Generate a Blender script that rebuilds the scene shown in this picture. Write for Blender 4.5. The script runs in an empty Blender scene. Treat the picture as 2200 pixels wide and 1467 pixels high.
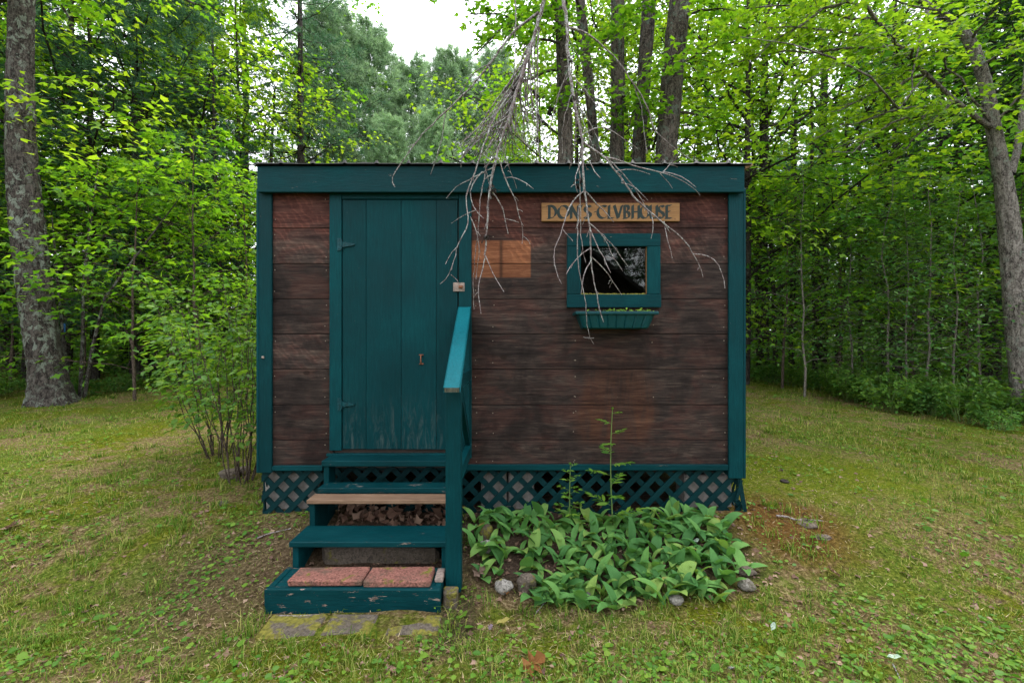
import bpy, bmesh, math, random
import numpy as np
from mathutils import Matrix, Vector

# ------------------------------------------------------------------ camera, sky, sun, exposure
S = bpy.context.scene
COL = S.collection
F = 990.0                      # focal length in photo pixels (2200 wide)
CZ = 1.645                     # eye height above the ground at the foot of the steps
cam = bpy.data.cameras.new('camera')
cam.sensor_width = 36.0
cam.lens = F / 2200.0 * 36.0
cam.clip_start = 0.05
cam.clip_end = 500.0
cam_o = bpy.data.objects.new('camera', cam)
cam_o.location = (0, 0, CZ)
cam_o.rotation_euler = (math.radians(90), 0, 0)
COL.objects.link(cam_o)
S.camera = cam_o

SUN_EL, SUN_ROT = math.radians(62), math.radians(40)   # rotation measured from +Y clockwise
w = bpy.data.worlds.new('World')
S.world = w
w.use_nodes = True
nt = w.node_tree
nt.nodes.clear()
out = nt.nodes.new('ShaderNodeOutputWorld')
bg = nt.nodes.new('ShaderNodeBackground')
sky = nt.nodes.new('ShaderNodeTexSky')
sky.sky_type = 'NISHITA'
sky.sun_disc = False
sky.sun_elevation = SUN_EL
sky.sun_rotation = SUN_ROT
sky.dust_density = 3.0
# a bright thin overcast over the whole dome: cloud veil mixed into the sky
tc = nt.nodes.new('ShaderNodeTexCoord')
nz = nt.nodes.new('ShaderNodeTexNoise')
nz.inputs['Scale'].default_value = 3.0
nz.inputs['Detail'].default_value = 5.0
rp = nt.nodes.new('ShaderNodeMapRange')
rp.inputs['From Min'].default_value = 0.3
rp.inputs['From Max'].default_value = 0.7
rp.inputs['To Min'].default_value = 0.78
rp.inputs['To Max'].default_value = 0.98
mx = nt.nodes.new('ShaderNodeMix')
mx.data_type = 'RGBA'
mx.inputs['B'].default_value = (9.6, 9.9, 10.4, 1)
nt.links.new(tc.outputs['Generated'], nz.inputs['Vector'])
nt.links.new(nz.outputs['Fac'], rp.inputs['Value'])
nt.links.new(rp.outputs['Result'], mx.inputs['Factor'])
nt.links.new(sky.outputs['Color'], mx.inputs['A'])
nt.links.new(mx.outputs['Result'], bg.inputs['Color'])
bg.inputs['Strength'].default_value = 0.15
nt.links.new(bg.outputs['Background'], out.inputs['Surface'])

sun = bpy.data.lights.new('sun', 'SUN')
sun.energy = 1.5
sun.angle = math.radians(25)
sun.color = (1.0, 0.95, 0.86)
sun_o = bpy.data.objects.new('sun', sun)
sd = Vector((math.sin(SUN_ROT) * math.cos(SUN_EL), math.cos(SUN_ROT) * math.cos(SUN_EL), math.sin(SUN_EL)))
sun_o.rotation_euler = sd.to_track_quat('Z', 'Y').to_euler()
sun_o.location = sd * 30
COL.objects.link(sun_o)

S.view_settings.view_transform = 'Standard'
S.view_settings.look = 'None'
S.view_settings.gamma = 1.0
S.view_settings.use_curve_mapping = False
S.view_settings.exposure = 1.4
S.render.engine = 'CYCLES'
S.cycles.use_denoising = True
try:
    S.cycles.denoiser = 'OPENIMAGEDENOISE'
    S.cycles.denoising_input_passes = 'RGB_ALBEDO_NORMAL'
    S.cycles.denoising_prefilter = 'NONE'
except Exception:
    pass
S.render.filter_size = 0.85
S.cycles.max_bounces = 6
S.cycles.diffuse_bounces = 4
S.cycles.glossy_bounces = 3
S.cycles.transmission_bounces = 4
S.cycles.transparent_max_bounces = 6
S.cycles.caustics_reflective = False
S.cycles.caustics_refractive = False

# ------------------------------------------------------------------ helpers
rng = np.random.default_rng(7)
random.seed(7)


def X(px, d):
    return (px - 1100.0) / F * d


def Z(py, d):
    return CZ - (py - 733.5) / F * d


def W(px, py, d):
    return np.array([X(px, d), d, Z(py, d)])


def sstep(a, b, x):
    t = np.clip((x - a) / (b - a), 0, 1)
    return t * t * (3 - 2 * t)


def gz(x, y):
    """height of the ground"""
    x = np.asarray(x, float)
    y = np.asarray(y, float)
    z = 0.25 * sstep(2.75, 3.85, y)
    z = z + 0.055 * np.clip(y - 3.75, 0, 9) + 0.02 * np.clip(y - 12.75, 0, 40)
    z = z + 0.018 * np.sin(x * 1.9 + 0.6) * np.sin(y * 1.3 + 0.4) + 0.010 * np.sin(x * 4.3 - y * 3.1)
    z = z - 0.035 * np.clip(np.abs(x) - 3, 0, 8) * sstep(2, 6, y) * (x > 0)
    return z


class MB:
    """collects mesh pieces as arrays and links them as one mesh object"""

    def __init__(self):
        self.v, self.f, self.n = [], [], 0

    def add(self, verts, faces):
        verts = np.asarray(verts, np.float32).reshape(-1, 3)
        faces = np.asarray(faces, np.int32)
        self.v.append(verts)
        self.f.append(faces + self.n)
        self.n += len(verts)

    def tube(self, pts, rad, seg=6, tip=True):
        P = np.asarray(pts, float)
        R = np.asarray(rad, float)
        n = len(P)
        T = np.gradient(P, axis=0)
        T /= np.linalg.norm(T, axis=1)[:, None] + 1e-9
        a = np.array([0, 0, 1.0]) if abs(T[0][2]) < 0.9 else np.array([1.0, 0, 0])
        V = []
        ang = np.linspace(0, 2 * np.pi, seg, endpoint=False)
        for i in range(n):
            u = np.cross(T[i], a)
            u /= np.linalg.norm(u) + 1e-9
            b = np.cross(T[i], u)
            a = -np.cross(T[i], u) if False else np.cross(u, T[i])
            ring = P[i] + R[i] * (np.cos(ang)[:, None] * u + np.sin(ang)[:, None] * b)
            V.append(ring)
        V = np.concatenate(V)
        q = []
        for i in range(n - 1):
            for k in range(seg):
                k2 = (k + 1) % seg
                q.append((i * seg + k, i * seg + k2, (i + 1) * seg + k2, (i + 1) * seg + k))
        self.add(V, q)

    def build(self, name, mat, parent=None, smooth=False, inv=True):
        me = bpy.data.meshes.new(name)
        V = np.concatenate(self.v)
        tot = sum(f.size for f in self.f)
        loops = np.concatenate([f.ravel() for f in self.f])
        lt = np.concatenate([np.full(len(f), f.shape[1], np.int32) for f in self.f])
        ls = np.concatenate([[0], np.cumsum(lt)[:-1]]).astype(np.int32)
        me.vertices.add(len(V))
        me.vertices.foreach_set('co', V.ravel())
        me.loops.add(tot)
        me.loops.foreach_set('vertex_index', loops)
        me.polygons.add(len(lt))
        me.polygons.foreach_set('loop_start', ls)
        me.polygons.foreach_set('loop_total', lt)
        me.update(calc_edges=True)
        me.validate()
        if smooth:
            me.polygons.foreach_set('use_smooth', np.ones(len(me.polygons), bool))
        return link(name, me, mat, parent, inv)


def link(name, me, mat, parent=None, inv=True):
    if mat is not None and len(me.materials) == 0:
        me.materials.append(mat)
    o = bpy.data.objects.new(name, me)
    COL.objects.link(o)
    if parent is not None:
        o.parent = parent
        if inv:
            p, q = parent, None
            M = Matrix.Identity(4)
            while p is not None:
                M = p.matrix_basis.copy() if p.parent is None else M
                p = p.parent
            if parent.parent is None:
                o.matrix_parent_inverse = parent.matrix_basis.inverted()
            else:
                o.matrix_parent_inverse = Matrix.Identity(4)
    return o


def tag(o, label=None, cat=None, group=None, kind=None):
    if label:
        o['label'] = label
    if cat:
        o['category'] = cat
    if group:
        o['group'] = group
    if kind:
        o['kind'] = kind
    return o


def thing(name, label, cat, loc=(0, 0, 0), rz=0.0, group=None):
    o = bpy.data.objects.new(name, None)
    o.empty_display_size = 0.1
    o.location = loc
    o.rotation_euler = (0, 0, rz)
    o.matrix_basis = Matrix.Translation(loc) @ Matrix.Rotation(rz, 4, 'Z')
    COL.objects.link(o)
    return tag(o, label, cat, group)


def copy_tree(o, loc, rz=0.0, sc=1.0, label=None, group=None):
    def rec(src, par):
        c = src.copy()
        COL.objects.link(c)
        c.parent = par
        for ch in src.children:
            rec(ch, c)
        return c
    r = rec(o, None)
    r.matrix_basis = Matrix.Translation(loc) @ Matrix.Rotation(rz, 4, 'Z') @ Matrix.Scale(sc, 4)
    if label:
        r['label'] = label
    if group:
        r['group'] = group
    elif 'group' in r:
        del r['group']
    return r


def bm_obj(name, bm, mat, parent=None, smooth=False):
    me = bpy.data.meshes.new(name)
    bm.normal_update()
    bm.to_mesh(me)
    bm.free()
    if smooth:
        for p in me.polygons:
            p.use_smooth = True
    return link(name, me, mat, parent)


def box(name, x0, x1, y0, y1, z0, z1, mat, parent=None, bev=0.003, jit=0.0):
    bm = bmesh.new()
    bmesh.ops.create_cube(bm, size=1.0)
    for v in bm.verts:
        v.co = Vector(((x0 + x1) / 2 + v.co.x * (x1 - x0), (y0 + y1) / 2 + v.co.y * (y1 - y0), (z0 + z1) / 2 + v.co.z * (z1 - z0)))
        if jit:
            v.co += Vector([random.uniform(-jit, jit) for _ in range(3)])
    if bev:
        bmesh.ops.bevel(bm, geom=list(bm.edges), offset=bev, segments=1, affect='EDGES')
    return bm_obj(name, bm, mat, parent)


def prism(name, poly, y0, y1, mat, parent=None, bev=0.0):
    """polygon in x,z extruded from depth y0 to y1"""
    bm = bmesh.new()
    a = [bm.verts.new((x, y0, z)) for x, z in poly]
    b = [bm.verts.new((x, y1, z)) for x, z in poly]
    n = len(poly)
    bm.faces.new(a)
    bm.faces.new(b[::-1])
    for i in range(n):
        bm.faces.new((a[i], b[i], b[(i + 1) % n], a[(i + 1) % n]))
    bmesh.ops.recalc_face_normals(bm, faces=bm.faces)
    if bev:
        es = [e for e in bm.edges if all(abs(v.co.y - y0) < 1e-5 for v in e.verts)]
        bmesh.ops.bevel(bm, geom=es, offset=bev, segments=1, affect='EDGES')
    return bm_obj(name, bm, mat, parent)


def beam(name, p0, p1, wid, thk, mat, parent=None, bev=0.003, up=(0, 0, 1)):
    """board from p0 to p1 (centre line), wid across, thk along up"""
    p0, p1 = Vector(p0), Vector(p1)
    d = (p1 - p0)
    L = d.length
    d.normalize()
    s = d.cross(Vector(up)).normalized()
    u = s.cross(d).normalized()
    bm = bmesh.new()
    bmesh.ops.create_cube(bm, size=1.0)
    for v in bm.verts:
        c = v.co.copy()
        v.co = (p0 + p1) / 2 + d * (c.x * L) + s * (c.y * wid) + u * (c.z * thk)
    if bev:
        bmesh.ops.bevel(bm, geom=list(bm.edges), offset=bev, segments=1, affect='EDGES')
    return bm_obj(name, bm, mat, parent)


# ------------------------------------------------------------------ materials
class NT:
    def __init__(self, name):
        self.m = bpy.data.materials.new(name)
        self.m.use_nodes = True
        self.t = self.m.node_tree
        self.t.nodes.clear()
        self.out = self.t.nodes.new('ShaderNodeOutputMaterial')
        self.b = self.t.nodes.new('ShaderNodeBsdfPrincipled')
        self.L(self.b.outputs[0], self.out.inputs['Surface'])

    def N(self, typ, **kw):
        n = self.t.nodes.new('ShaderNode' + typ)
        for k, v in kw.items():
            if hasattr(n, k):
                setattr(n, k, v)
            else:
                n.inputs[k.replace('_', ' ')].default_value = v
        return n

    def L(self, a, b):
        self.t.links.new(a, b)

    def coord(self, scale=(1, 1, 1), kind='Object', rot=(0, 0, 0), loc=(0, 0, 0)):
        c = self.N('TexCoord')
        m = self.N('Mapping')
        m.inputs['Scale'].default_value = scale
        m.inputs['Rotation'].default_value = rot
        m.inputs['Location'].default_value = loc
        self.L(c.outputs[kind], m.inputs['Vector'])
        return m.outputs['Vector']

    def noise(self, vec, scale=5, detail=4, rough=0.55, dist=0.0):
        n = self.N('TexNoise')
        n.inputs['Scale'].default_value = scale
        n.inputs['Detail'].default_value = detail
        n.inputs['Roughness'].default_value = rough
        n.inputs['Distortion'].default_value = dist
        if vec is not None:
            self.L(vec, n.inputs['Vector'])
        return n.outputs['Fac']

    def ramp(self, fac, stops):
        r = self.N('ValToRGB')
        e = r.color_ramp.elements
        while len(e) > 1:
            e.remove(e[-1])
        e[0].position, e[0].color = stops[0][0], (*stops[0][1], 1)
        for p, c in stops[1:]:
            x = e.new(p)
            x.color = (*c, 1)
        self.L(fac, r.inputs['Fac'])
        return r.outputs['Color']

    def rng(self, v, a, b, c=0.0, d=1.0, smooth=True):
        m = self.N('MapRange')
        if smooth:
            m.interpolation_type = 'SMOOTHSTEP'
        m.inputs['From Min'].default_value = a
        m.inputs['From Max'].default_value = b
        m.inputs['To Min'].default_value = c
        m.inputs['To Max'].default_value = d
        self.L(v, m.inputs['Value'])
        return m.outputs['Result']

    def mix(self, fac, a, b, mode='MIX'):
        m = self.N('Mix', data_type='RGBA', blend_type=mode)
        for s, v in (('Factor', fac), ('A', a), ('B', b)):
            if isinstance(v, (int, float)):
                m.inputs[s].default_value = v
            elif isinstance(v, tuple):
                m.inputs[s].default_value = (*v, 1)
            else:
                self.L(v, m.inputs[s])
        return m.outputs['Result']

    def math(self, op, a, b=0.0):
        m = self.N('Math', operation=op)
        for i, v in enumerate((a, b)):
            if isinstance(v, (int, float)):
                m.inputs[i].default_value = v
            else:
                self.L(v, m.inputs[i])
        return m.outputs[0]

    def bump(self, h, strength=0.4, dist=0.01):
        b = self.N('Bump')
        b.inputs['Strength'].default_value = strength
        b.inputs['Distance'].default_value = dist
        self.L(h, b.inputs['Height'])
        self.L(b.outputs['Normal'], self.b.inputs['Normal'])

    def col(self, c):
        if isinstance(c, tuple):
            self.b.inputs['Base Color'].default_value = (*c, 1)
        else:
            self.L(c, self.b.inputs['Base Color'])

    def rough(self, r, spec=0.4):
        if isinstance(r, (int, float)):
            self.b.inputs['Roughness'].default_value = r
        else:
            self.L(r, self.b.inputs['Roughness'])
        self.b.inputs['Specular IOR Level'].default_value = spec


def xyz(n):
    c = n.N('TexCoord')
    s = n.N('SeparateXYZ')
    n.L(c.outputs['Object'], s.inputs[0])
    return s.outputs


def paint_mat(name, axis='x', chips=0.0, dust=False, base=(0.0, 0.0285, 0.034), hi=(0.001, 0.045, 0.051)):
    n = NT(name)
    sc = {'x': (1.2, 14, 14), 'z': (14, 14, 1.2), 'y': (14, 1.2, 14)}[axis]
    v = n.coord(sc)
    g = n.noise(v, 6, 6, 0.65, 0.6)
    v2 = n.coord()
    big = n.noise(v2, 2.3, 4)
    c = n.ramp(n.mix(0.5, g, big), [(0.32, tuple(x * 0.72 for x in base)), (0.5, base), (0.7, hi)])
    oi = n.N('ObjectInfo')
    hs = n.N('HueSaturation')
    n.L(c, hs.inputs['Color'])
    n.L(n.rng(oi.outputs['Random'], 0, 1, 0.82, 1.15, False), hs.inputs['Value'])
    c = hs.outputs['Color']
    # weathered specks: paint worn to the grey wood
    sp = n.noise(v2, 55, 3, 0.6)
    spm = n.math('MULTIPLY', n.rng(sp, 0.70, 0.76), n.rng(n.noise(v2, 1.7, 3), 0.48, 0.62))
    c = n.mix(n.math('MULTIPLY', spm, 0.7), c, (0.12, 0.10, 0.09))
    if chips > 0:
        vs = n.coord({'x': (1, 4, 4), 'z': (4, 4, 1), 'y': (4, 1, 4)}[axis])
        ch = n.noise(vs, 7, 7, 0.72, 0.3)
        m = n.rng(ch, 0.725 - 0.12 * chips, 0.74 - 0.12 * chips)
        tone = n.ramp(n.noise(v2, 18, 4), [(0.35, (0.05, 0.03, 0.022)), (0.62, (0.26, 0.20, 0.17))])
        c = n.mix(m, c, tone)
    if dust:
        p = xyz(n)
        low = n.rng(p[2], 1.35, 0.80)
        vv = n.coord((7, 7, 1.6))
        st = n.rng(n.noise(vv, 2.4, 7, 0.72, 0.9), 0.47, 0.78)
        c = n.mix(n.math('MULTIPLY', n.math('MULTIPLY', low, st), 0.6), c, (0.085, 0.105, 0.10))
    n.col(c)
    n.rough(n.rng(big, 0.3, 0.7, 0.48, 0.66), 0.09)
    n.bump(n.math('ADD', n.math('MULTIPLY', g, 1.0), n.math('MULTIPLY', sp, 0.25)), 0.45, 0.006)
    return n.m


M = {}
M['paint_x'] = paint_mat('teal_paint_horizontal', 'x', 0.5)
M['paint_z'] = paint_mat('teal_paint_vertical', 'z', 0.1)
M['paint_y'] = paint_mat('teal_paint_rail', 'y', 0.1)
M['paint_cap'] = paint_mat('teal_paint_skylit', 'y', 0.05, False, (0.002, 0.085, 0.105), (0.006, 0.12, 0.14))  # same teal as the rest, sky light on the rail top put into its colour
M['paint_door'] = paint_mat('teal_paint_door', 'z', 0.0, True)
M['paint_worn'] = paint_mat('teal_paint_worn', 'x', 0.5)
M['paint_chip'] = paint_mat('teal_paint_chipped', 'x', 1.0)
M['lattice'] = paint_mat('green_lattice_paint', 'x', 0.2, False, (0.0014, 0.020, 0.023), (0.003, 0.030, 0.034))


M['hinge'] = None


def siding_mat():
    n = NT('weathered_siding')
    oi = n.N('ObjectInfo')
    c0 = n.N('TexCoord')
    add = n.N('VectorMath', operation='ADD')
    sc = n.N('VectorMath', operation='SCALE')
    comb = n.N('CombineXYZ')
    n.L(oi.outputs['Random'], comb.inputs[0])
    n.L(oi.outputs['Random'], comb.inputs[2])
    n.L(comb.outputs[0], sc.inputs[0])
    sc.inputs['Scale'].default_value = 37.0
    n.L(c0.outputs['Object'], add.inputs[0])
    n.L(sc.outputs[0], add.inputs[1])
    base = add.outputs[0]

    def mapped(s, rot=(0, 0, 0)):
        m = n.N('Mapping')
        m.inputs['Scale'].default_value = s
        m.inputs['Rotation'].default_value = rot
        n.L(base, m.inputs['Vector'])
        return m.outputs['Vector']
    fine = n.noise(mapped((1.7, 10, 34)), 3.0, 8, 0.7, 1.0)
    grain = n.noise(mapped((0.9, 4, 6.5)), 2.4, 7, 0.66, 1.6)
    blot = n.noise(mapped((1.1, 1, 1.7)), 2.6, 6, 0.66, 0.7)
    p = xyz(n)
    # colour: grey-brown weathered, redder stain kept under the eaves
    grey = n.ramp(n.mix(0.45, n.mix(0.35, grain, blot), fine), [(0.34, (0.006, 0.0044, 0.0042)), (0.44, (0.021, 0.0145, 0.0128)), (0.53, (0.046, 0.032, 0.027)), (0.65, (0.125, 0.093, 0.071))])
    red = n.ramp(n.mix(0.5, grain, fine), [(0.36, (0.018, 0.0065, 0.0055)), (0.5, (0.056, 0.020, 0.0155)), (0.66, (0.115, 0.047, 0.035))])
    top = n.rng(p[2], 2.30, 2.72)
    red_m = n.math('ADD', n.math('MULTIPLY', top, 0.85), n.rng(blot, 0.43, 0.66, -0.05, 0.62))
    cl = n.N('Clamp')
    n.L(red_m, cl.inputs[0])
    c = n.mix(cl.outputs[0], grey, red)
    # dark water stains
    dk = n.rng(n.noise(n.coord((1.0, 1, 0.7)), 2.6, 5, 0.62, 0.4), 0.47, 0.64, 0.0, 0.75)
    c = n.mix(dk, c, n.mix(1.0, c, (0.42, 0.40, 0.42), 'MULTIPLY'))

    # unfaded orange rectangle where an older notice hung
    def rect(x0, x1, z0, z1, e):
        a = n.math('MULTIPLY', n.rng(p[0], x0 - e, x0 + e), n.rng(p[0], x1 + e, x1 - e))
        b = n.math('MULTIPLY', n.rng(p[2], z0 - e, z0 + e), n.rng(p[2], z1 + e, z1 - e))
        return n.math('MULTIPLY', a, b)
    onm = rect(X(1008, 3.75), X(1140, 3.75), Z(596, 3.75), Z(517, 3.75), 0.008)
    orange = n.ramp(n.mix(0.5, grain, fine), [(0.36, (0.075, 0.025, 0.012)), (0.48, (0.15, 0.055, 0.026)), (0.64, (0.25, 0.105, 0.052))])
    drip = n.math('MULTIPLY', rect(X(1073, 3.75), X(1080, 3.75), Z(600, 3.75), Z(517, 3.75), 0.012), 0.75)
    orange = n.mix(drip, orange, (0.03, 0.014, 0.009))
    kn = n.N('TexVoronoi')
    kn.inputs['Scale'].default_value = 2.1
    n.L(n.coord((1, 1, 1.5)), kn.inputs['Vector'])
    c = n.mix(onm, c, orange)
    # orange-brown patch where water from the window box washed the wall
    wob = n.math('MULTIPLY', n.math('SUBTRACT', n.noise(n.coord((1, 1, 1)), 3.0, 4), 0.5), 0.35)
    px = n.math('ADD', p[0], wob)
    a = n.math('MULTIPLY', n.rng(px, X(1235, 3.75) - 0.06, X(1275, 3.75)), n.rng(px, X(1420, 3.75), X(1385, 3.75)))
    b = n.math('MULTIPLY', n.rng(p[2], Z(965, 3.75), Z(930, 3.75)), n.rng(p[2], Z(715, 3.75), Z(880, 3.75)))
    wash = n.ramp(n.mix(0.5, grain, fine), [(0.34, (0.022, 0.0085, 0.0055)), (0.48, (0.072, 0.026, 0.0135)), (0.68, (0.17, 0.070, 0.034))])
    c = n.mix(n.math('MULTIPLY', n.math('MULTIPLY', a, b), n.math('MULTIPLY', n.rng(n.noise(n.coord((5.5, 1, 0.8)), 2.2, 6, 0.7, 0.6), 0.36, 0.58, 0.3, 1.0), n.rng(oi.outputs['Random'], 0.0, 0.8, 0.55, 1.0))), c, wash)
    # sap specks and nail heads
    sp = n.noise(n.coord((1, 1, 1)), 70, 2)
    c = n.mix(n.rng(sp, 0.775, 0.79), c, (0.20, 0.17, 0.125))
    kd = n.rng(kn.outputs['Distance'], 0.075, 0.045)
    c = n.mix(n.math('MULTIPLY', kd, 0.8), c, (0.02, 0.011, 0.008))
    wv = n.N('TexWave')
    wv.inputs['Scale'].default_value = 7.0
    wv.inputs['Distortion'].default_value = 7.0
    wv.inputs['Detail'].default_value = 3.0
    wv.inputs['Detail Scale'].default_value = 1.5
    n.L(mapped((1, 1, 1), (0, math.radians(38), 0)), wv.inputs['Vector'])
    sawm = n.rng(oi.outputs['Random'], 0.5, 0.6, 0.0, 1.0)
    c = n.mix(n.math('MULTIPLY', n.math('MULTIPLY', sawm, n.rng(wv.outputs['Fac'], 0.5, 1.0)), n.rng(blot, 0.40, 0.60, 0.0, 0.42)), c, n.mix(1.0, c, (2.0, 1.95, 1.9), 'MULTIPLY'))
    hsv = n.N('HueSaturation')
    n.L(c, hsv.inputs['Color'])
    n.L(n.rng(oi.outputs['Random'], 0, 1, 0.66, 1.08, False), hsv.inputs['Value'])
    c = hsv.outputs['Color']
    n.col(c)
    n.rough(0.8, 0.14)
    h = n.math('ADD', fine, n.math('MULTIPLY', n.math('MULTIPLY', wv.outputs['Fac'], sawm), 0.25))
    n.bump(h, 0.7, 0.006)
    return n.m


M['siding'] = siding_mat()


def simple(name, c, rough=0.7, nscale=12, var=0.35, bump=0.3, spec=0.3, dist=0.006):
    n = NT(name)
    v = n.coord()
    f = n.noise(v, nscale, 6, 0.65)
    n.col(n.ramp(f, [(0.3, tuple(x * (1 - var) for x in c)), (0.7, tuple(min(1, x * (1 + var)) for x in c))]))
    n.rough(rough, spec)
    n.bump(f, bump, dist)
    return n.m


M['dark_wood'] = simple('dark_inner_wood', (0.03, 0.022, 0.018))
M['roof'] = simple('weathered_metal_roof', (0.022, 0.022, 0.021), 0.5, 20, 0.5)
M['roof_wood'] = simple('roof_edge_wood', (0.22, 0.14, 0.075), 0.8)
M['block'] = simple('concrete_block', (0.26, 0.235, 0.22), 0.95, 25, 0.35, 0.5)
M['iron'] = simple('rusty_plate', (0.22, 0.17, 0.145), 0.6, 40, 0.6)
M['rust'] = simple('rusty_iron', (0.16, 0.06, 0.03), 0.7, 40, 0.6)
M['planter'] = simple('teal_plastic', (0.0015, 0.040, 0.046), 0.42, 6, 0.12, 0.08, 0.25)
M['nail'] = simple('dull_nail_head', (0.16, 0.13, 0.10), 0.5, 30, 0.4)
M['hinge'] = simple('teal_painted_iron', (0.0, 0.034, 0.042), 0.45, 40, 0.5, 0.3, 0.2)
M['soil'] = simple('dark_soil', (0.035, 0.024, 0.017), 0.95, 60, 0.6, 0.9, 0.2, 0.02)
M['moss'] = simple('yellow_moss', (0.13, 0.12, 0.02), 0.95, 60, 0.5, 0.8)
M['lettering'] = simple('dark_green_lettering', (0.009, 0.019, 0.017), 0.65, 30, 0.4)
M['steel'] = simple('galvanised_post', (0.32, 0.34, 0.35), 0.5, 30, 0.25)
M['blue'] = simple('blue_paint', (0.03, 0.12, 0.3), 0.6)


def wood_mat(name, a, b, c, axis='x'):
    n = NT(name)
    sc = {'x': (1.2, 12, 26), 'z': (26, 12, 1.2)}[axis]
    f = n.noise(n.coord(sc), 3.5, 7, 0.65, 1.0)
    g = n.noise(n.coord(), 5, 4)
    n.col(n.ramp(n.mix(0.35, f, g), [(0.3, a), (0.5, b), (0.7, c)]))
    n.rough(0.75, 0.3)
    n.bump(f, 0.4, 0.004)
    return n.m


M['sign'] = wood_mat('orange_sign_wood', (0.11, 0.052, 0.019), (0.22, 0.112, 0.042), (0.31, 0.17, 0.070))
M['plank_new'] = wood_mat('bare_tread_wood', (0.07, 0.036, 0.021), (0.165, 0.098, 0.06), (0.25, 0.165, 0.108))


def paver_mat(name, c, moss=0.0, moss_scale=6.0):
    n = NT(name)
    v = n.coord()
    vo = n.N('TexVoronoi')
    vo.inputs['Scale'].default_value = 95
    n.L(v, vo.inputs['Vector'])
    f = n.noise(v, 22, 6, 0.7)
    col = n.ramp(n.mix(0.5, f, vo.outputs['Color']), [(0.25, tuple(x * 0.45 for x in c)), (0.5, c), (0.8, tuple(min(1, x * 1.5) for x in c))])
    dirt = n.rng(n.noise(v, 4.5, 5, 0.65), 0.47, 0.66, 0, 0.75)
    col = n.mix(dirt, col, (0.07, 0.056, 0.04))
    if moss:
        mm = n.rng(n.noise(v, moss_scale, 6, 0.65, 0.4), 0.62 - 0.25 * moss, 0.70 - 0.25 * moss)
        col = n.mix(mm, col, n.ramp(n.noise(v, 45, 4), [(0.3, (0.07, 0.065, 0.012)), (0.7, (0.19, 0.17, 0.03))]))
    n.col(col)
    n.rough(0.95, 0.2)
    n.bump(n.math('ADD', f, n.math('MULTIPLY', vo.outputs['Distance'], 0.6)), 0.8, 0.008)
    return n.m


M['paver_red'] = paver_mat('red_paver', (0.20, 0.085, 0.066), 0.18)
M['paver_grey'] = paver_mat('mossy_grey_paver', (0.095, 0.078, 0.062), 0.62)
M['rock'] = paver_mat('pale_rock', (0.21, 0.195, 0.175), 0.15)
M['rock_brown'] = paver_mat('brown_rock', (0.10, 0.080, 0.064), 0.3)


def leaf_mat(name, c1, c2, c3, trans=0.45, tcol=None, rough=0.45, spec=0.16):
    n = NT(name)
    g = n.N('NewGeometry')
    oi = n.N('ObjectInfo')
    c = n.ramp(g.outputs['Random Per Island'], [(0.0, c1), (0.5, c2), (1.0, c3)])
    hs = n.N('HueSaturation')
    n.L(c, hs.inputs['Color'])
    n.L(n.rng(oi.outputs['Random'], 0, 1, 0.8, 1.2, False), hs.inputs['Value'])
    n.L(n.rng(oi.outputs['Random'], 0, 1, 0.508, 0.496, False), hs.inputs['Hue'])
    c = hs.outputs['Color']
    n.col(c)
    n.rough(rough, spec)
    if trans:
        t = n.N('BsdfTranslucent')
        n.L(n.mix(1.0, c, tcol or (1.95, 1.75, 0.6), 'MULTIPLY'), t.inputs['Color'])
        ms = n.N('MixShader')
        ms.inputs[0].default_value = trans
        n.L(n.b.outputs[0], ms.inputs[1])
        n.L(t.outputs[0], ms.inputs[2])
        n.L(ms.outputs[0], n.out.inputs['Surface'])
    return n.m


M['maple'] = leaf_mat('maple_leaf', (0.055, 0.155, 0.016), (0.095, 0.225, 0.021), (0.155, 0.29, 0.026), 0.58)
M['maple_gold'] = leaf_mat('yellow_green_leaf', (0.11, 0.225, 0.020), (0.17, 0.31, 0.028), (0.25, 0.37, 0.040), 0.58)
M['maple_dark'] = leaf_mat('forest_leaf', (0.038, 0.13, 0.027), (0.065, 0.185, 0.031), (0.11, 0.25, 0.036), 0.55)
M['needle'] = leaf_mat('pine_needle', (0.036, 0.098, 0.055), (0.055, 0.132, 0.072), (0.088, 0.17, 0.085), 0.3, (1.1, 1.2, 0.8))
M['needle_far'] = leaf_mat('hazed_pine_needle', (0.22, 0.34, 0.22), (0.28, 0.40, 0.26), (0.34, 0.45, 0.29), 0.48, (1.1, 1.2, 0.8))  # pale haze over the far pines put into the needle colour
M['shrub_leaf'] = leaf_mat('shrub_leaf', (0.050, 0.130, 0.026), (0.085, 0.185, 0.030), (0.145, 0.25, 0.040), 0.45, None, 0.4, 0.18)
M['under_leaf'] = leaf_mat('undergrowth_leaf', (0.045, 0.135, 0.036), (0.08, 0.19, 0.045), (0.125, 0.24, 0.052), 0.45)
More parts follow.
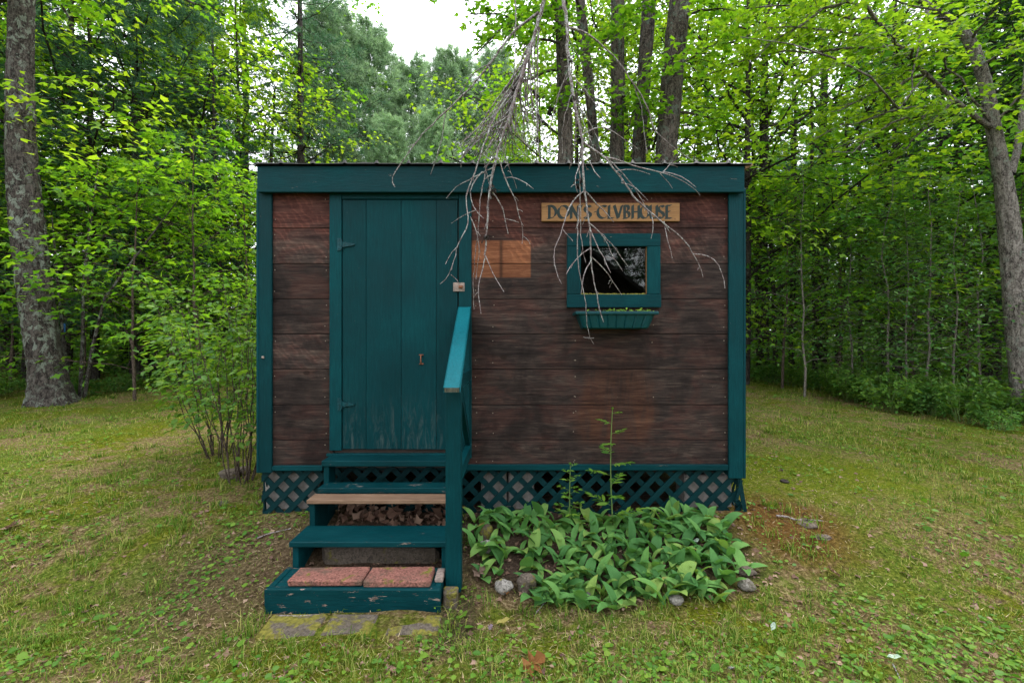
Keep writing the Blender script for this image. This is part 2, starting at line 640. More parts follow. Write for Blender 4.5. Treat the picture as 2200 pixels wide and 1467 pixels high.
def lily_mat():
    n = NT('lily_leaf')
    oi = n.N('ObjectInfo')
    p = xyz(n)
    v = n.coord((1, 1, 1))
    base = n.ramp(oi.outputs['Random'], [(0.0, (0.055, 0.160, 0.045)), (0.35, (0.095, 0.245, 0.066)), (0.75, (0.145, 0.31, 0.078)), (1.0, (0.23, 0.345, 0.08))])
    rib = n.N('TexWave')
    rib.bands_direction = 'Y'
    rib.inputs['Scale'].default_value = 9.0
    rib.inputs['Distortion'].default_value = 0.6
    n.L(v, rib.inputs['Vector'])
    c = n.mix(n.math('MULTIPLY', rib.outputs['Fac'], 0.35), base, n.mix(1.0, base, (0.72, 0.75, 0.7), 'MULTIPLY'))
    blot = n.noise(v, 3.5, 5, 0.65)
    c = n.mix(n.rng(blot, 0.5, 0.72, 0, 0.5), c, n.mix(1.0, c, (1.3, 1.2, 0.85), 'MULTIPLY'))
    # some tips turn yellow, a few brown
    sick = n.rng(oi.outputs['Random'], 0.62, 0.72)
    tip = n.math('MULTIPLY', sick, n.rng(n.math('ADD', p[0], n.math('MULTIPLY', blot, 0.3)), 0.72, 0.92))
    c = n.mix(n.math('MULTIPLY', tip, 0.85), c, (0.30, 0.22, 0.06))
    n.col(c)
    n.rough(0.5, 0.16)
    n.bump(rib.outputs['Fac'], 0.35, 0.03)
    t = n.N('BsdfTranslucent')
    n.L(n.mix(1.0, c, (1.3, 1.3, 0.6), 'MULTIPLY'), t.inputs['Color'])
    ms = n.N('MixShader')
    ms.inputs[0].default_value = 0.3
    n.L(n.b.outputs[0], ms.inputs[1])
    n.L(t.outputs[0], ms.inputs[2])
    n.L(ms.outputs[0], n.out.inputs['Surface'])
    return n.m


M['lily_leaf'] = lily_mat()
M['clover'] = leaf_mat('clover_leaf', (0.065, 0.165, 0.022), (0.115, 0.235, 0.028), (0.19, 0.29, 0.036), 0.35)
M['grass'] = leaf_mat('grass_blade', (0.045, 0.12, 0.012), (0.115, 0.195, 0.022), (0.33, 0.31, 0.10), 0.3, (1.5, 1.4, 0.6), 0.7, 0.05)
M['straw'] = leaf_mat('dry_straw', (0.10, 0.06, 0.03), (0.26, 0.175, 0.09), (0.52, 0.41, 0.25), 0.0, None, 0.8, 0.2)
M['litter'] = leaf_mat('fallen_leaf_scrap', (0.075, 0.04, 0.03), (0.17, 0.095, 0.065), (0.30, 0.20, 0.145), 0.1, (1, 1, 1), 0.75, 0.25)
M['oak_brown'] = leaf_mat('brown_dead_leaf', (0.30, 0.12, 0.045), (0.30, 0.12, 0.045), (0.33, 0.14, 0.05), 0.15, (1, 1, 1), 0.6)
M['leaf_tan'] = leaf_mat('tan_dead_leaf', (0.26, 0.19, 0.15), (0.26, 0.19, 0.15), (0.3, 0.21, 0.16), 0.15, (1, 1, 1), 0.6)
M['leaf_yellow'] = leaf_mat('yellow_fallen_leaf', (0.55, 0.46, 0.15), (0.55, 0.46, 0.15), (0.55, 0.46, 0.15), 0.2, (1, 1, 1), 0.6)
M['leaf_pale'] = leaf_mat('pale_leaf_underside', (0.45, 0.56, 0.46), (0.45, 0.56, 0.46), (0.5, 0.6, 0.5), 0.1, (1, 1, 1), 0.6)
M['leaf_mauve'] = leaf_mat('mauve_dead_leaf', (0.28, 0.21, 0.25), (0.28, 0.21, 0.25), (0.28, 0.21, 0.25), 0.1, (1, 1, 1), 0.7)


def bark_mat(name, a, b, lichen=0.0, lc=(0.30, 0.34, 0.27), s=1.0):
    n = NT(name)
    f = n.noise(n.coord((11 * s, 11 * s, 2.2 * s)), 1.6, 9, 0.72, 0.9)
    pl_ = n.noise(n.coord((6 * s, 6 * s, 4 * s)), 2.4, 6, 0.68, 1.5)
    fine = n.noise(n.coord((1, 1, 0.6)), 70 * s, 4, 0.7)
    h = n.mix(0.5, f, pl_)
    c = n.ramp(n.mix(0.25, h, fine), [(0.42, tuple(x * 0.18 for x in a)), (0.48, a), (0.57, b)])
    if lichen:
        v2 = n.coord((1, 1, 0.75))
        m = n.math('MULTIPLY', n.rng(n.noise(v2, 9 * s, 8, 0.75, 0.5), 0.60 - 0.09 * lichen, 0.63 - 0.09 * lichen), n.rng(n.noise(v2, 2.0, 4), 0.38, 0.6, 0.15, 0.9))
        c = n.mix(m, c, n.ramp(fine, [(0.3, tuple(x * 0.55 for x in lc)), (0.7, lc)]))
    n.col(c)
    n.rough(0.92, 0.12)
    n.bump(n.math('ADD', h, n.math('MULTIPLY', fine, 0.25)), 1.0, 0.09 / s)
    return n.m


M['bark'] = bark_mat('grey_bark', (0.052, 0.043, 0.039), (0.135, 0.115, 0.103), 0.85, (0.29, 0.33, 0.275))
M['bark_right'] = bark_mat('pale_grey_bark', (0.13, 0.112, 0.10), (0.31, 0.28, 0.25), 0.6, (0.27, 0.31, 0.26))
M['bark_clump'] = bark_mat('maple_bark', (0.062, 0.050, 0.043), (0.155, 0.13, 0.11), 0.7, (0.17, 0.22, 0.18))
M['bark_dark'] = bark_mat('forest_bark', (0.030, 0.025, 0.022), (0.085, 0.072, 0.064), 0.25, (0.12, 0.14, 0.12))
M['bark_pale'] = bark_mat('pale_sapling_bark', (0.12, 0.105, 0.09), (0.30, 0.27, 0.235), 0.2, s=3)
M['twig'] = bark_mat('brown_twig', (0.07, 0.05, 0.04), (0.16, 0.125, 0.105), 0.0, s=3)
M['dead_twig'] = bark_mat('dead_lichen_twig', (0.14, 0.10, 0.098), (0.38, 0.33, 0.33), 1.0, (0.58, 0.61, 0.58), 5)
M['stalk'] = simple('green_stalk', (0.10, 0.16, 0.04), 0.6, 20, 0.2, 0.1)

# ------------------------------------------------------------------ ground
def ground_mat():
    n = NT('mossy_lawn')
    v = n.coord()
    p = xyz(n)
    fine = n.noise(v, 42, 6, 0.75)
    mid = n.noise(v, 7, 6, 0.68, 0.4)
    big = n.noise(v, 1.15, 4, 0.6, 0.3)
    big2 = n.noise(n.coord((1, 1, 1), loc=(7.3, 2.1, 0)), 0.9, 5, 0.65, 0.3)
    moss = n.ramp(fine, [(0.32, (0.028, 0.033, 0.004)), (0.5, (0.108, 0.125, 0.009)), (0.66, (0.25, 0.265, 0.022))])
    grass = n.ramp(fine, [(0.32, (0.028, 0.046, 0.008)), (0.5, (0.100, 0.140, 0.018)), (0.66, (0.24, 0.27, 0.055))])
    dry = n.ramp(fine, [(0.32, (0.048, 0.031, 0.016)), (0.5, (0.185, 0.125, 0.062)), (0.66, (0.45, 0.34, 0.20))])
    soil = n.ramp(fine, [(0.28, (0.030, 0.020, 0.015)), (0.55, (0.085, 0.058, 0.042)), (0.78, (0.20, 0.145, 0.11))])
    needles = n.ramp(fine, [(0.30, (0.05, 0.025, 0.009)), (0.5, (0.135, 0.068, 0.022)), (0.70, (0.25, 0.135, 0.046))])
    c = n.mix(n.rng(n.mix(0.4, big, mid), 0.42, 0.58), grass, moss)
    c = n.mix(n.rng(n.mix(0.5, big2, mid), 0.465, 0.565, 0, 0.92), c, dry)
    wob = n.math('MULTIPLY', n.math('SUBTRACT', mid, 0.5), 0.55)

    def ell(cx, cy, rx, ry, e=0.35):
        a = n.math('DIVIDE', n.math('SUBTRACT', p[0], cx), rx)
        b = n.math('DIVIDE', n.math('SUBTRACT', p[1], cy), ry)
        r = n.math('SQRT', n.math('ADD', n.math('MULTIPLY', a, a), n.math('MULTIPLY', b, b)))
        return n.rng(n.math('ADD', r, wob), 1 + e, 1 - e)
    # bare earth under the shed and the steps, litter beside the planting bed
    c = n.mix(ell(-0.1, 5.0, 2.3, 1.55, 0.12), c, soil)
    c = n.mix(ell(-1.0, 3.3, 0.75, 0.42), c, soil)
    c = n.mix(ell(0.6, 3.35, 1.1, 0.45), c, soil)
    c = n.mix(n.math('MULTIPLY', ell(-0.33, 2.72, 0.14, 0.28, 0.5), 0.8), c, soil)
    bright = n.ramp(fine, [(0.30, (0.05, 0.075, 0.006)), (0.5, (0.15, 0.19, 0.014)), (0.68, (0.27, 0.30, 0.03))])
    c = n.mix(n.math('MULTIPLY', ell(3.1, 4.7, 1.3, 0.9, 0.6), 0.7), c, bright)
    c = n.mix(n.math('MULTIPLY', ell(2.15, 3.62, 0.42, 0.45, 0.5), 0.95), c, needles)
    c = n.mix(n.math('MULTIPLY', ell(-1.8, 3.15, 0.6, 0.6, 0.6), 0.85), c, n.mix(0.5, dry, soil))
    # forest floor beyond the lawn
    c = n.mix(n.rng(n.math('ADD', p[1], n.math('MULTIPLY', wob, 4)), 11.5, 14.5), c, soil)
    n.col(c)
    n.rough(1.0, 0.03)
    n.bump(n.math('ADD', fine, n.math('MULTIPLY', mid, 2.0)), 1.0, 0.05)
    return n.m


M['ground'] = ground_mat()


def axis_pts(lo, hi, n0, n1, fine):
    a = np.arange(n0, n1 + 1e-6, fine)
    l = n0 - np.geomspace(fine, n0 - lo, 26)[::-1]
    r = n1 + np.geomspace(fine, hi - n1, 26)
    return np.concatenate([l, a, r])


gx = axis_pts(-160, 160, -7, 7, 0.08)
gy = axis_pts(-160, 220, 1.0, 9, 0.08)
GX, GY = np.meshgrid(gx, gy)
GZ = gz(GX, GY)
nzv = (np.sin(GX * 11.3 + GY * 7.7) + np.sin(GX * 17.1 - GY * 13.9 + 1.3) + np.sin(GX * 5.7 + GY * 19.3 + 2.1)) * 0.0035
GZ = GZ + nzv * (np.hypot(GX, GY - 4) < 12)
b = MB()
nxg, nyg = len(gx), len(gy)
idx = np.arange(nxg * nyg).reshape(nyg, nxg)
q = np.stack([idx[:-1, :-1], idx[:-1, 1:], idx[1:, 1:], idx[1:, :-1]], -1).reshape(-1, 4)
b.add(np.stack([GX, GY, GZ], -1).reshape(-1, 3), q)
tag(b.build('ground', M['ground'], None, True), 'mossy patchy lawn and forest floor', None, None, 'structure')

# ------------------------------------------------------------------ the shed
D0 = 3.75
shed = thing('shed', 'small brown plank clubhouse with teal door, trim and green lattice skirt', 'shed', (-0.09, 4.9, 0.25))
XL, XR = X(556, 3.725), X(1597, 3.725)
YB = 6.45
rows = [Z(v, D0) for v in (408, 490.5, 566.5, 642, 717.5, 793.5, 869.5, 945, 1001)]
wx0, wx1, wz0, wz1 = X(1246, D0), X(1392, D0), Z(634, D0), Z(526, D0)
G = 0.0028
for i in range(8):
    z1, z0 = rows[i] - G, rows[i + 1] + G
    yj = random.uniform(0, 0.003)
    box('plank', X(576, D0), X(716, D0), D0 + yj, D0 + 0.024, z0, z1, M['siding'], shed, 0.002)
    xl, xr = X(1004, D0), X(1574, D0)
    yj = random.uniform(0, 0.003)
    if i == 1:
        prism('plank', [(xl, z0), (wx0, z0), (wx0, wz1), (wx1, wz1), (wx1, z0), (xr, z0), (xr, z1), (xl, z1)], D0 + yj, D0 + 0.024, M['siding'], shed)
    elif i == 2:
        prism('plank', [(xl, z0), (xr, z0), (xr, z1), (wx1, z1), (wx1, wz0), (wx0, wz0), (wx0, z1), (xl, z1)], D0 + yj, D0 + 0.024, M['siding'], shed)
    else:
        box('plank', xl, xr, D0 + yj, D0 + 0.024, z0, z1, M['siding'], shed, 0.002)
nail_me = None
for i in range(8):
    for px_ in (590, 700, 1022, 1060, 1234, 1236, 1402, 1556):
        for f_ in (0.22, 0.78):
            zz = rows[i + 1] + (rows[i] - rows[i + 1]) * f_ + random.uniform(-0.012, 0.012)
            xx = X(px_ + random.uniform(-2, 2), D0)
            if wx0 - 0.05 < xx < wx1 + 0.05 and wz0 - 0.08 < zz < wz1 + 0.08:
                continue
            if random.random() < 0.3:
                continue
            if nail_me is None:
                o_ = box('nail', -0.0038, 0.0038, -0.0022, 0.004, -0.0038, 0.0038, M['nail'], shed, 0.001)
                nail_me = o_.data
            else:
                o_ = link('nail', nail_me, None, shed)
            o_.location = (xx, D0, zz)
# backing wall with the window hole, and the other walls
zt, zb = Z(400, D0), rows[-1] - 0.02
for (a, c, e, f) in ((XL + 0.03, wx0, zb, zt), (wx1, XR - 0.03, zb, zt), (wx0, wx1, zb, wz0), (wx0, wx1, wz1, zt)):
    box('inner_wall', a, c, D0 + 0.026, D0 + 0.07, e, f, M['dark_wood'], shed, 0)
for sx, xs in ((-1, XL + 0.03), (1, XR - 0.03)):
    for i in range(8):
        x0, x1 = (xs - 0.024, xs) if sx < 0 else (xs, xs + 0.024)
        box('plank', x0, x1, D0 + 0.03, YB, rows[i + 1] + G, rows[i] - G - (0.0 if i else 0.35), M['siding'], shed, 0.002)
RZ1 = Z(355, 3.675)


def roof_z(y):
    return RZ1 - 0.42 * (y - 3.645) / (YB + 0.15 - 3.645) - 0.004


for xa_ in (XL + 0.032, XR - 0.05):
    bm = bmesh.new()
    prof_ = [(3.71, zt - 0.04), (3.71, roof_z(3.71)), (YB - 0.002, roof_z(YB)), (YB - 0.002, zb), (D0 + 0.072, zb), (D0 + 0.072, zt - 0.04)]
    A_ = [bm.verts.new((xa_, y_, z_)) for y_, z_ in prof_]
    B_ = [bm.verts.new((xa_ + 0.018, y_, z_)) for y_, z_ in prof_]
    bm.faces.new(A_)
    bm.faces.new(B_[::-1])
    for k_ in range(len(prof_)):
        bm.faces.new((A_[k_], B_[k_], B_[(k_ + 1) % len(prof_)], A_[(k_ + 1) % len(prof_)]))
    bmesh.ops.recalc_face_normals(bm, faces=bm.faces)
    bm_obj('inner_wall', bm, M['dark_wood'], shed)
box('inner_wall', XL + 0.051, XR - 0.051, YB - 0.05, YB - 0.003, zb, roof_z(YB), M['dark_wood'], shed, 0)
box('floor', XL + 0.06, XR - 0.06, D0 + 0.075, YB - 0.06, zb - 0.05, zb + 0.05, M['dark_wood'], shed, 0)
# corner boards
zc = Z(404, 3.725)
for (x0, x1, zz) in ((XL, X(583.5, 3.725), Z(1016, 3.725)), (X(1566, 3.725), XR, Z(1028, 3.725))):
    box('corner_board', x0, x1, 3.725, 3.748, zz, zc, M['paint_z'], shed, 0.004)
box('corner_board', XL - 0.024, XL - 0.001, 3.728, 3.83, Z(1016, 3.725), zc, M['paint_z'], shed, 0.004)
box('corner_board', XR + 0.001, XR + 0.024, 3.728, 3.83, Z(1028, 3.725), zc, M['paint_z'], shed, 0.004)
# fascia and roof
FD = 3.675
box('fascia', X(552, FD), X(1600, FD), FD, FD + 0.03, Z(413, FD), Z(357, FD), M['paint_x'], shed, 0.004)
box('soffit', X(553, FD), X(1599, FD), FD + 0.032, D0 + 0.09, Z(408, FD), Z(404, FD), M['dark_wood'], shed, 0)
rz1 = Z(355, FD)
x0r, x1r = X(549, FD), X(1612, FD)
rb = MB()
nx_r = 400
xs = np.linspace(x0r, x1r, nx_r)
pitch = 68.2 / F * FD
ph = (xs - X(607, FD)) / pitch
prof = 0.03 * np.clip(1 - np.abs((ph + 0.5) % 1 - 0.5) / 0.07, 0, 1) ** 0.7 + 0.003 * np.sin(xs * 9) + 0.002 * np.sin(xs * 31)
yr0, yr1 = FD - 0.03, YB + 0.15
drop = 0.42
V = []
for dz in (0.0, 0.006):
    for (yy, zz) in ((yr0, rz1), (yr1, rz1 - drop)):
        V.append(np.stack([xs, np.full(nx_r, yy), zz + prof * (0.25 if dz == 0 else 1) + dz], -1))
V = np.concatenate(V)
k = np.arange(nx_r - 1)
qs = []
for (a_, b_) in ((0, 1), (2, 3), (0, 2), (1, 3)):
    qs.append(np.stack([a_ * nx_r + k, a_ * nx_r + k + 1, b_ * nx_r + k + 1, b_ * nx_r + k], -1))
rb.add(V, np.concatenate(qs))
roof = rb.build('roof', M['roof'], shed)
prism('roof_edge_board', [(X(1601.5, FD), rz1 - 0.028), (X(1618, FD), rz1 - 0.0), (X(1618, FD), rz1 + 0.012), (X(1601.5, FD), rz1 - 0.002)], FD + 0.0, FD + 0.5, M['roof_wood'], shed)
# band under the siding
box('band_board', X(584, 3.72), X(692, 3.72), 3.722, 3.77, Z(1011.5, 3.72), Z(1001, 3.72), M['paint_worn'], shed, 0.003)
box('band_board', X(1001, 3.72), X(1565.5, 3.72), 3.722, 3.77, Z(1010.5, 3.72), Z(998.5, 3.72), M['paint_worn'], shed, 0.003)
# door frame
FZ = 3.728
box('door_jamb', X(707.5, FZ), X(733.5, FZ), FZ, 3.75, Z(968, FZ), Z(405, FZ), M['paint_z'], shed, 0.003)
box('door_jamb', X(985.5, FZ), X(1013, FZ), FZ, 3.75, Z(985, FZ), Z(405, FZ), M['paint_z'], shed, 0.003)
box('door_header', X(734, FZ), X(985, FZ), FZ + 0.002, 3.75, Z(427.5, FZ), Z(405, FZ), M['paint_x'], shed, 0.003)
box('threshold', X(700, FZ), X(1000, FZ), FZ + 0.006, 3.765, Z(981, FZ), Z(974.5, FZ), M['paint_worn'], shed, 0.003)
box('door_sill_gap', X(716, D0), X(1004, D0), D0 + 0.02, D0 + 0.026, Z(1001, D0), Z(405, D0), M['dark_wood'], shed, 0)
# door
door = box('door', X(736, 3.745), X(983, 3.745), 3.747, 3.768, Z(964, 3.745), Z(431, 3.745), M['dark_wood'], shed, 0)
dp = [735.5, 786.5, 861.8, 937.2, 983.2]
for i in range(4):
    o = box('door_plank', X(dp[i], 3.735) + 0.0012, X(dp[i + 1], 3.735) - 0.0012, 3.735 + random.uniform(0, 0.002), 3.7465, Z(966, 3.735) + random.uniform(0, .006), Z(429.5, 3.735), M['paint_door'], door, 0.0018)
    o.matrix_parent_inverse = Matrix.Identity(4)


def dpart(o):
    o.matrix_parent_inverse = Matrix.Identity(4)
    return o


# the door's own matrix_parent_inverse already cancels the shed's offset, so world = local here
for zc_ in (525.5, 868.5):
    z = Z(zc_, 3.73)
    xh = X(732.5, 3.73)
    hb = bmesh.new()

    def slab(pts, y0, y1):
        a = [hb.verts.new((x_, y0, z_)) for x_, z_ in pts]
        c_ = [hb.verts.new((x_, y1, z_)) for x_, z_ in pts]
        hb.faces.new(a)
        hb.faces.new(c_[::-1])
        for i_ in range(len(pts)):
            hb.faces.new((a[i_], c_[i_], c_[(i_ + 1) % len(pts)], a[(i_ + 1) % len(pts)]))
    slab([(xh - 0.026, z - 0.05), (xh + 0.004, z - 0.05), (xh + 0.004, z + 0.05), (xh - 0.026, z + 0.05)], 3.718, 3.7275)
    slab([(xh + 0.012, z - 0.022), (xh + 0.10, z - 0.008), (xh + 0.115, z), (xh + 0.10, z + 0.008), (xh + 0.012, z + 0.022)], 3.724, 3.7345)
    ret = bmesh.ops.create_cone(hb, segments=10, radius1=0.007, radius2=0.007, depth=0.075, cap_ends=True)
    bmesh.ops.translate(hb, verts=ret['verts'], vec=(xh + 0.006, 3.7225, z))
    for (ux, uz) in ((-0.012, 0.034), (-0.012, -0.034), (-0.012, 0), (0.035, 0.0), (0.075, 0.0)):
        r_ = bmesh.ops.create_icosphere(hb, subdivisions=1, radius=0.0045)
        bmesh.ops.translate(hb, verts=r_['verts'], vec=(xh + ux, 3.7175 if ux < 0 else 3.7235, z + uz))
    bmesh.ops.recalc_face_normals(hb, faces=hb.faces)
    dpart(bm_obj('hinge', hb, M['hinge'], door))
# hasp
hz, hx = Z(616.5, 3.72), X(985.5, 3.72)
dpart(box('hasp', hx - 0.045, hx + 0.047, 3.722, 3.7262, hz - 0.036, hz + 0.036, M['iron'], door, 0.002))
dpart(box('hasp_staple', hx + 0.0, hx + 0.035, 3.704, 3.7215, hz - 0.012, hz + 0.012, M['rust'], door, 0.004))
hb = MB()
pz = Z(772, 3.73)
pxh = X(905, 3.73)
hb.tube([(pxh, 3.735, pz + 0.033), (pxh, 3.712, pz + 0.03), (pxh, 3.706, pz), (pxh, 3.712, pz - 0.03), (pxh, 3.735, pz - 0.033)], [0.005] * 5, 6)
hb.tube([(pxh - 0.018, 3.7335, pz + 0.036), (pxh + 0.018, 3.7335, pz + 0.036)], [0.006] * 2, 6)
hb.tube([(pxh - 0.016, 3.7335, pz - 0.036), (pxh + 0.018, 3.7335, pz - 0.036)], [0.006] * 2, 6)
dpart(hb.build('door_pull', M['rust'], door))
# screw on the corner board
box('bolt_head', X(562, 3.72), X(567, 3.72), 3.716, 3.7255, Z(770, 3.72), Z(765, 3.72), M['iron'], shed, 0.002)

# window
win = box('window', X(1216.5, 3.735), X(1218.0, 3.735), 3.74, 3.749, Z(640, 3.735), Z(520, 3.735), M['dark_wood'], shed, 0)
WD = 3.722
dpart(box('frame_board', X(1218.5, WD), X(1419.5, WD), WD, 3.7485, Z(529, WD), Z(501.5, WD), M['paint_x'], win, 0.003))
dpart(box('frame_board', X(1218, WD), X(1420.5, WD), WD - 0.004, 3.7485, Z(660.5, WD), Z(632.5, WD), M['paint_worn'], win, 0.003))
dpart(box('frame_board', X(1218.5, WD), X(1248, WD), WD + 0.001, 3.7485, Z(632, WD), Z(529.5, WD), M['paint_z'], win, 0.003))
dpart(box('frame_board', X(1391, WD), X(1419.5, WD), WD + 0.001, 3.7485, Z(632, WD), Z(529.5, WD), M['paint_z'], win, 0.003))
n = NT('window_glass')
gl = n.N('BsdfGlossy')
gl.inputs['Roughness'].default_value = 0.012
tr = n.N('BsdfTransparent')
tr.inputs['Color'].default_value = (0.75, 0.78, 0.76, 1)
fr = n.N('Fresnel')
fr.inputs['IOR'].default_value = 1.5
ms = n.N('MixShader')
n.L(fr.outputs[0], ms.inputs[0])
n.L(tr.outputs[0], ms.inputs[1])
n.L(gl.outputs[0], ms.inputs[2])
n.L(ms.outputs[0], n.out.inputs['Surface'])
M['glass'] = n.m
dpart(box('pane', wx0 + 0.001, wx1 - 0.001, D0 + 0.012, D0 + 0.016, wz0 + 0.001, wz1 - 0.001, M['glass'], win, 0))
dpart(box('glazing_bead', wx1 - 0.016, wx1 - 0.001, D0 - 0.004, D0 + 0.011, wz0 + 0.002, wz1 - 0.002, M['sign'], win, 0.002))
mb = MB()
for i in range(160):
    cx = rng.uniform(wx0 + 0.005, wx1 - 0.03)
    rr = rng.uniform(0.006, 0.014)
    cy = rng.uniform(D0 - 0.012, D0 + 0.004)
    th = np.linspace(0, 2 * np.pi, 6, endpoint=False)
    base = np.stack([cx + rr * 1.5 * np.cos(th), cy + rr * np.sin(th), np.full(6, Z(633, D0) - 0.004)], -1)
    top = base * 0.5 + np.array([cx, cy, Z(633, D0)]) * 0.5 + np.array([0, 0, rr * rng.uniform(0.5, 1.1)])
    V_ = np.concatenate([base, top])
    mb.add(V_, [(j, (j + 1) % 6, 6 + (j + 1) % 6, 6 + j) for j in range(6)])
    mb.add(top, [(0, 1, 2), (0, 2, 3), (0, 3, 4), (0, 4, 5)])
o = mb.build('moss', M['moss'], win)
o.matrix_parent_inverse = Matrix.Identity(4)
o['kind'] = 'stuff'

# lattice skirt: every slat is a piece
def clip_poly(poly, x0, x1, z0, z1):
    def cl(P, f, inter):
        R = []
        for i in range(len(P)):
            a, c_ = P[i], P[(i + 1) % len(P)]
            if f(a):
                R.append(a)
                if not f(c_):
                    R.append(inter(a, c_))
            elif f(c_):
                R.append(inter(a, c_))
        return R

    def ix(v):
        return lambda a, c_: (v, a[1] + (c_[1] - a[1]) * (v - a[0]) / (c_[0] - a[0]))

    def iz(v):
        return lambda a, c_: (a[0] + (c_[0] - a[0]) * (v - a[1]) / (c_[1] - a[1]), v)
    for f, it in ((lambda p_: p_[0] >= x0, ix(x0)), (lambda p_: p_[0] <= x1, ix(x1)), (lambda p_: p_[1] >= z0, iz(z0)), (lambda p_: p_[1] <= z1, iz(z1))):
        if len(poly) < 3:
            return []
        poly = cl(poly, f, it)
    return poly


lx0, lx1 = X(561, 3.76), X(1594, 3.76)
lz0, lz1 = 0.20, Z(1004, 3.76)
sp, hw = 0.160, 0.0215
lat = box('lattice', lx0, lx1, 3.792, 3.802, lz1 - 0.03, lz1 + 0.02, M['lattice'], shed, 0)
for layer, sg in ((0, 1), (1, -1)):
    y0 = 3.765 + 0.0125 * layer
    nn = int((lx1 - lx0 + 1.0) / sp)
    for i in range(-4, nn + 4):
        c_ = lx0 + i * sp + (0.03 if layer else 0.0) + random.uniform(-0.004, 0.004)
        h = 0.7
        P = [(c_ - hw * 1.414, lz0), (c_ + hw * 1.414, lz0), (c_ + hw * 1.414 + sg * h, lz0 + h), (c_ - hw * 1.414 + sg * h, lz0 + h)]
        if sg < 0:
            P = [(a + 0.0, z_) for a, z_ in P]
        P = clip_poly(P, lx0, lx1, lz0, lz1)
        if len(P) >= 3:
            dpart(prism('slat', P, y0, y0 + 0.0115, M['lattice'], lat))
# returns of the skirt round the corners, with the broken corner strip
for sx, xs_ in ((-1, XL + 0.012), (1, XR - 0.012)):
    for i in range(14):
        for sg in (1, -1):
            c_ = 3.8 + i * sp
            y_0, y_1 = c_, c_ + sg * 0.36
            bm = bmesh.new()
            off = 0.006 * sg
            vs = []
            for xx in (xs_ + off - 0.005, xs_ + off + 0.005):
                vs.append([bm.verts.new((xx, min(max(yy, 3.79), YB), zz)) for yy, zz in ((y_0 - 0.03, lz0), (y_0 + 0.03, lz0), (y_1 + 0.03, lz0 + 0.36), (y_1 - 0.03, lz0 + 0.36))])
            bm.faces.new(vs[0])
            bm.faces.new(vs[1][::-1])
            for j in range(4):
                bm.faces.new((vs[0][j], vs[1][j], vs[1][(j + 1) % 4], vs[0][(j + 1) % 4]))
            bmesh.ops.recalc_face_normals(bm, faces=bm.faces)
            dpart(bm_obj('slat', bm, M['lattice'], lat))
dpart(beam('corner_strip', (XR - 0.02, 3.752, Z(1026, 3.75)), (XR + 0.03, 3.752, Z(1107, 3.75)), 0.035, 0.012, M['lattice'], lat, 0.002, (0, 1, 0)))
dpart(beam('corner_strip', (XR - 0.005, 3.745, Z(1030, 3.75)), (XR - 0.045, 3.745, Z(1075, 3.75)), 0.022, 0.01, M['lattice'], lat, 0.002, (0, 1, 0)))
# foundation piers
for (a, c_, e, f) in ((574, 690, 1005, 1110), (1035, 1090, 1012, 1100), (1092, 1146, 1012, 1100), (1465, 1565, 1020, 1046), (1468, 1560, 1050, 1100)):
    box('foundation_block', X(a, 3.9), X(c_, 3.9), 3.84, 4.05, 0.12, min(Z(e, 3.84), zb - 0.052), M['block'], shed, 0.012, 0.006)
for (xx, yy) in ((XL + 0.3, 6.1), (XR - 0.3, 6.1), (-0.1, 6.1)):
    box('foundation_block', xx - 0.2, xx + 0.2, yy, yy + 0.2, 0.12, zb - 0.052, M['block'], shed, 0.012)
box('sill_beam', XL + 0.05, XR - 0.05, 3.84, 3.95, zb - 0.051, zb - 0.002, M['dark_wood'], shed, 0.003)

# ------------------------------------------------------------------ wooden steps with handrail
stp = thing('wooden_steps', 'teal open wooden steps with one bare brown tread and handrail', 'steps', (-0.95, 3.25, 0.1))
sxl, sxr = -1.477, -0.42
box('tread', sxl, sxr + 0.03, 3.567, 3.727, 0.676, 0.721, M['paint_worn'], stp, 0.005)
box('tread', sxl + 0.02, sxr - 0.002, 3.452, 3.600, 0.508, 0.548, M['paint_chip'], stp, 0.004)
box('tread', sxl, sxr - 0.002, 3.309, 3.449, 0.478, 0.507, M['plank_new'], stp, 0.004)
box('tread', sxl, sxr - 0.002, 3.047, 3.325, 0.283, 0.320, M['paint_worn'], stp, 0.005)
for (x0, x1) in ((sxl + 0.012, sxl + 0.052), (sxr - 0.05, sxr - 0.008)):
    box('stringer', x0, x1, 3.585, 3.72, 0.12, 0.6745, M['paint_z'], stp, 0.003)
    box('stringer', x0 + 0.001, x1 - 0.001, 3.330, 3.584, 0.08, 0.4765, M['paint_z'], stp, 0.003)
    box('stringer', x0, x1, 3.075, 3.3285, 0.02, 0.2815, M['paint_z'], stp, 0.003)
    box('stringer', x0 + 0.001, x1 - 0.001, 3.335, 3.56, 0.4775 + 0.03, 0.5075 + 0.0, M['paint_z'], stp, 0.0) if False else None
# bottom box step
zb1 = 0.152
box('front_board', -1.497, -0.432, 2.780, 2.818, -0.015, zb1, M['paint_chip'], stp, 0.005, 0.003)
box('side_board', -1.492, -1.452, 2.819, 3.06, -0.01, zb1 - 0.002, M['paint_chip'], stp, 0.004)
box('side_board', -0.474, -0.437, 2.819, 3.06, -0.01, zb1 - 0.002, M['paint_chip'], stp, 0.004)
box('tread', -1.451, -0.475, 2.8195, 3.055, zb1 - 0.04, zb1 - 0.004, M['paint_chip'], stp, 0.004)
box('corner_shim', -0.482, -0.432, 2.86, 3.0, zb1 - 0.0015, zb1 + 0.02, M['iron'], stp, 0.004, 0.003)
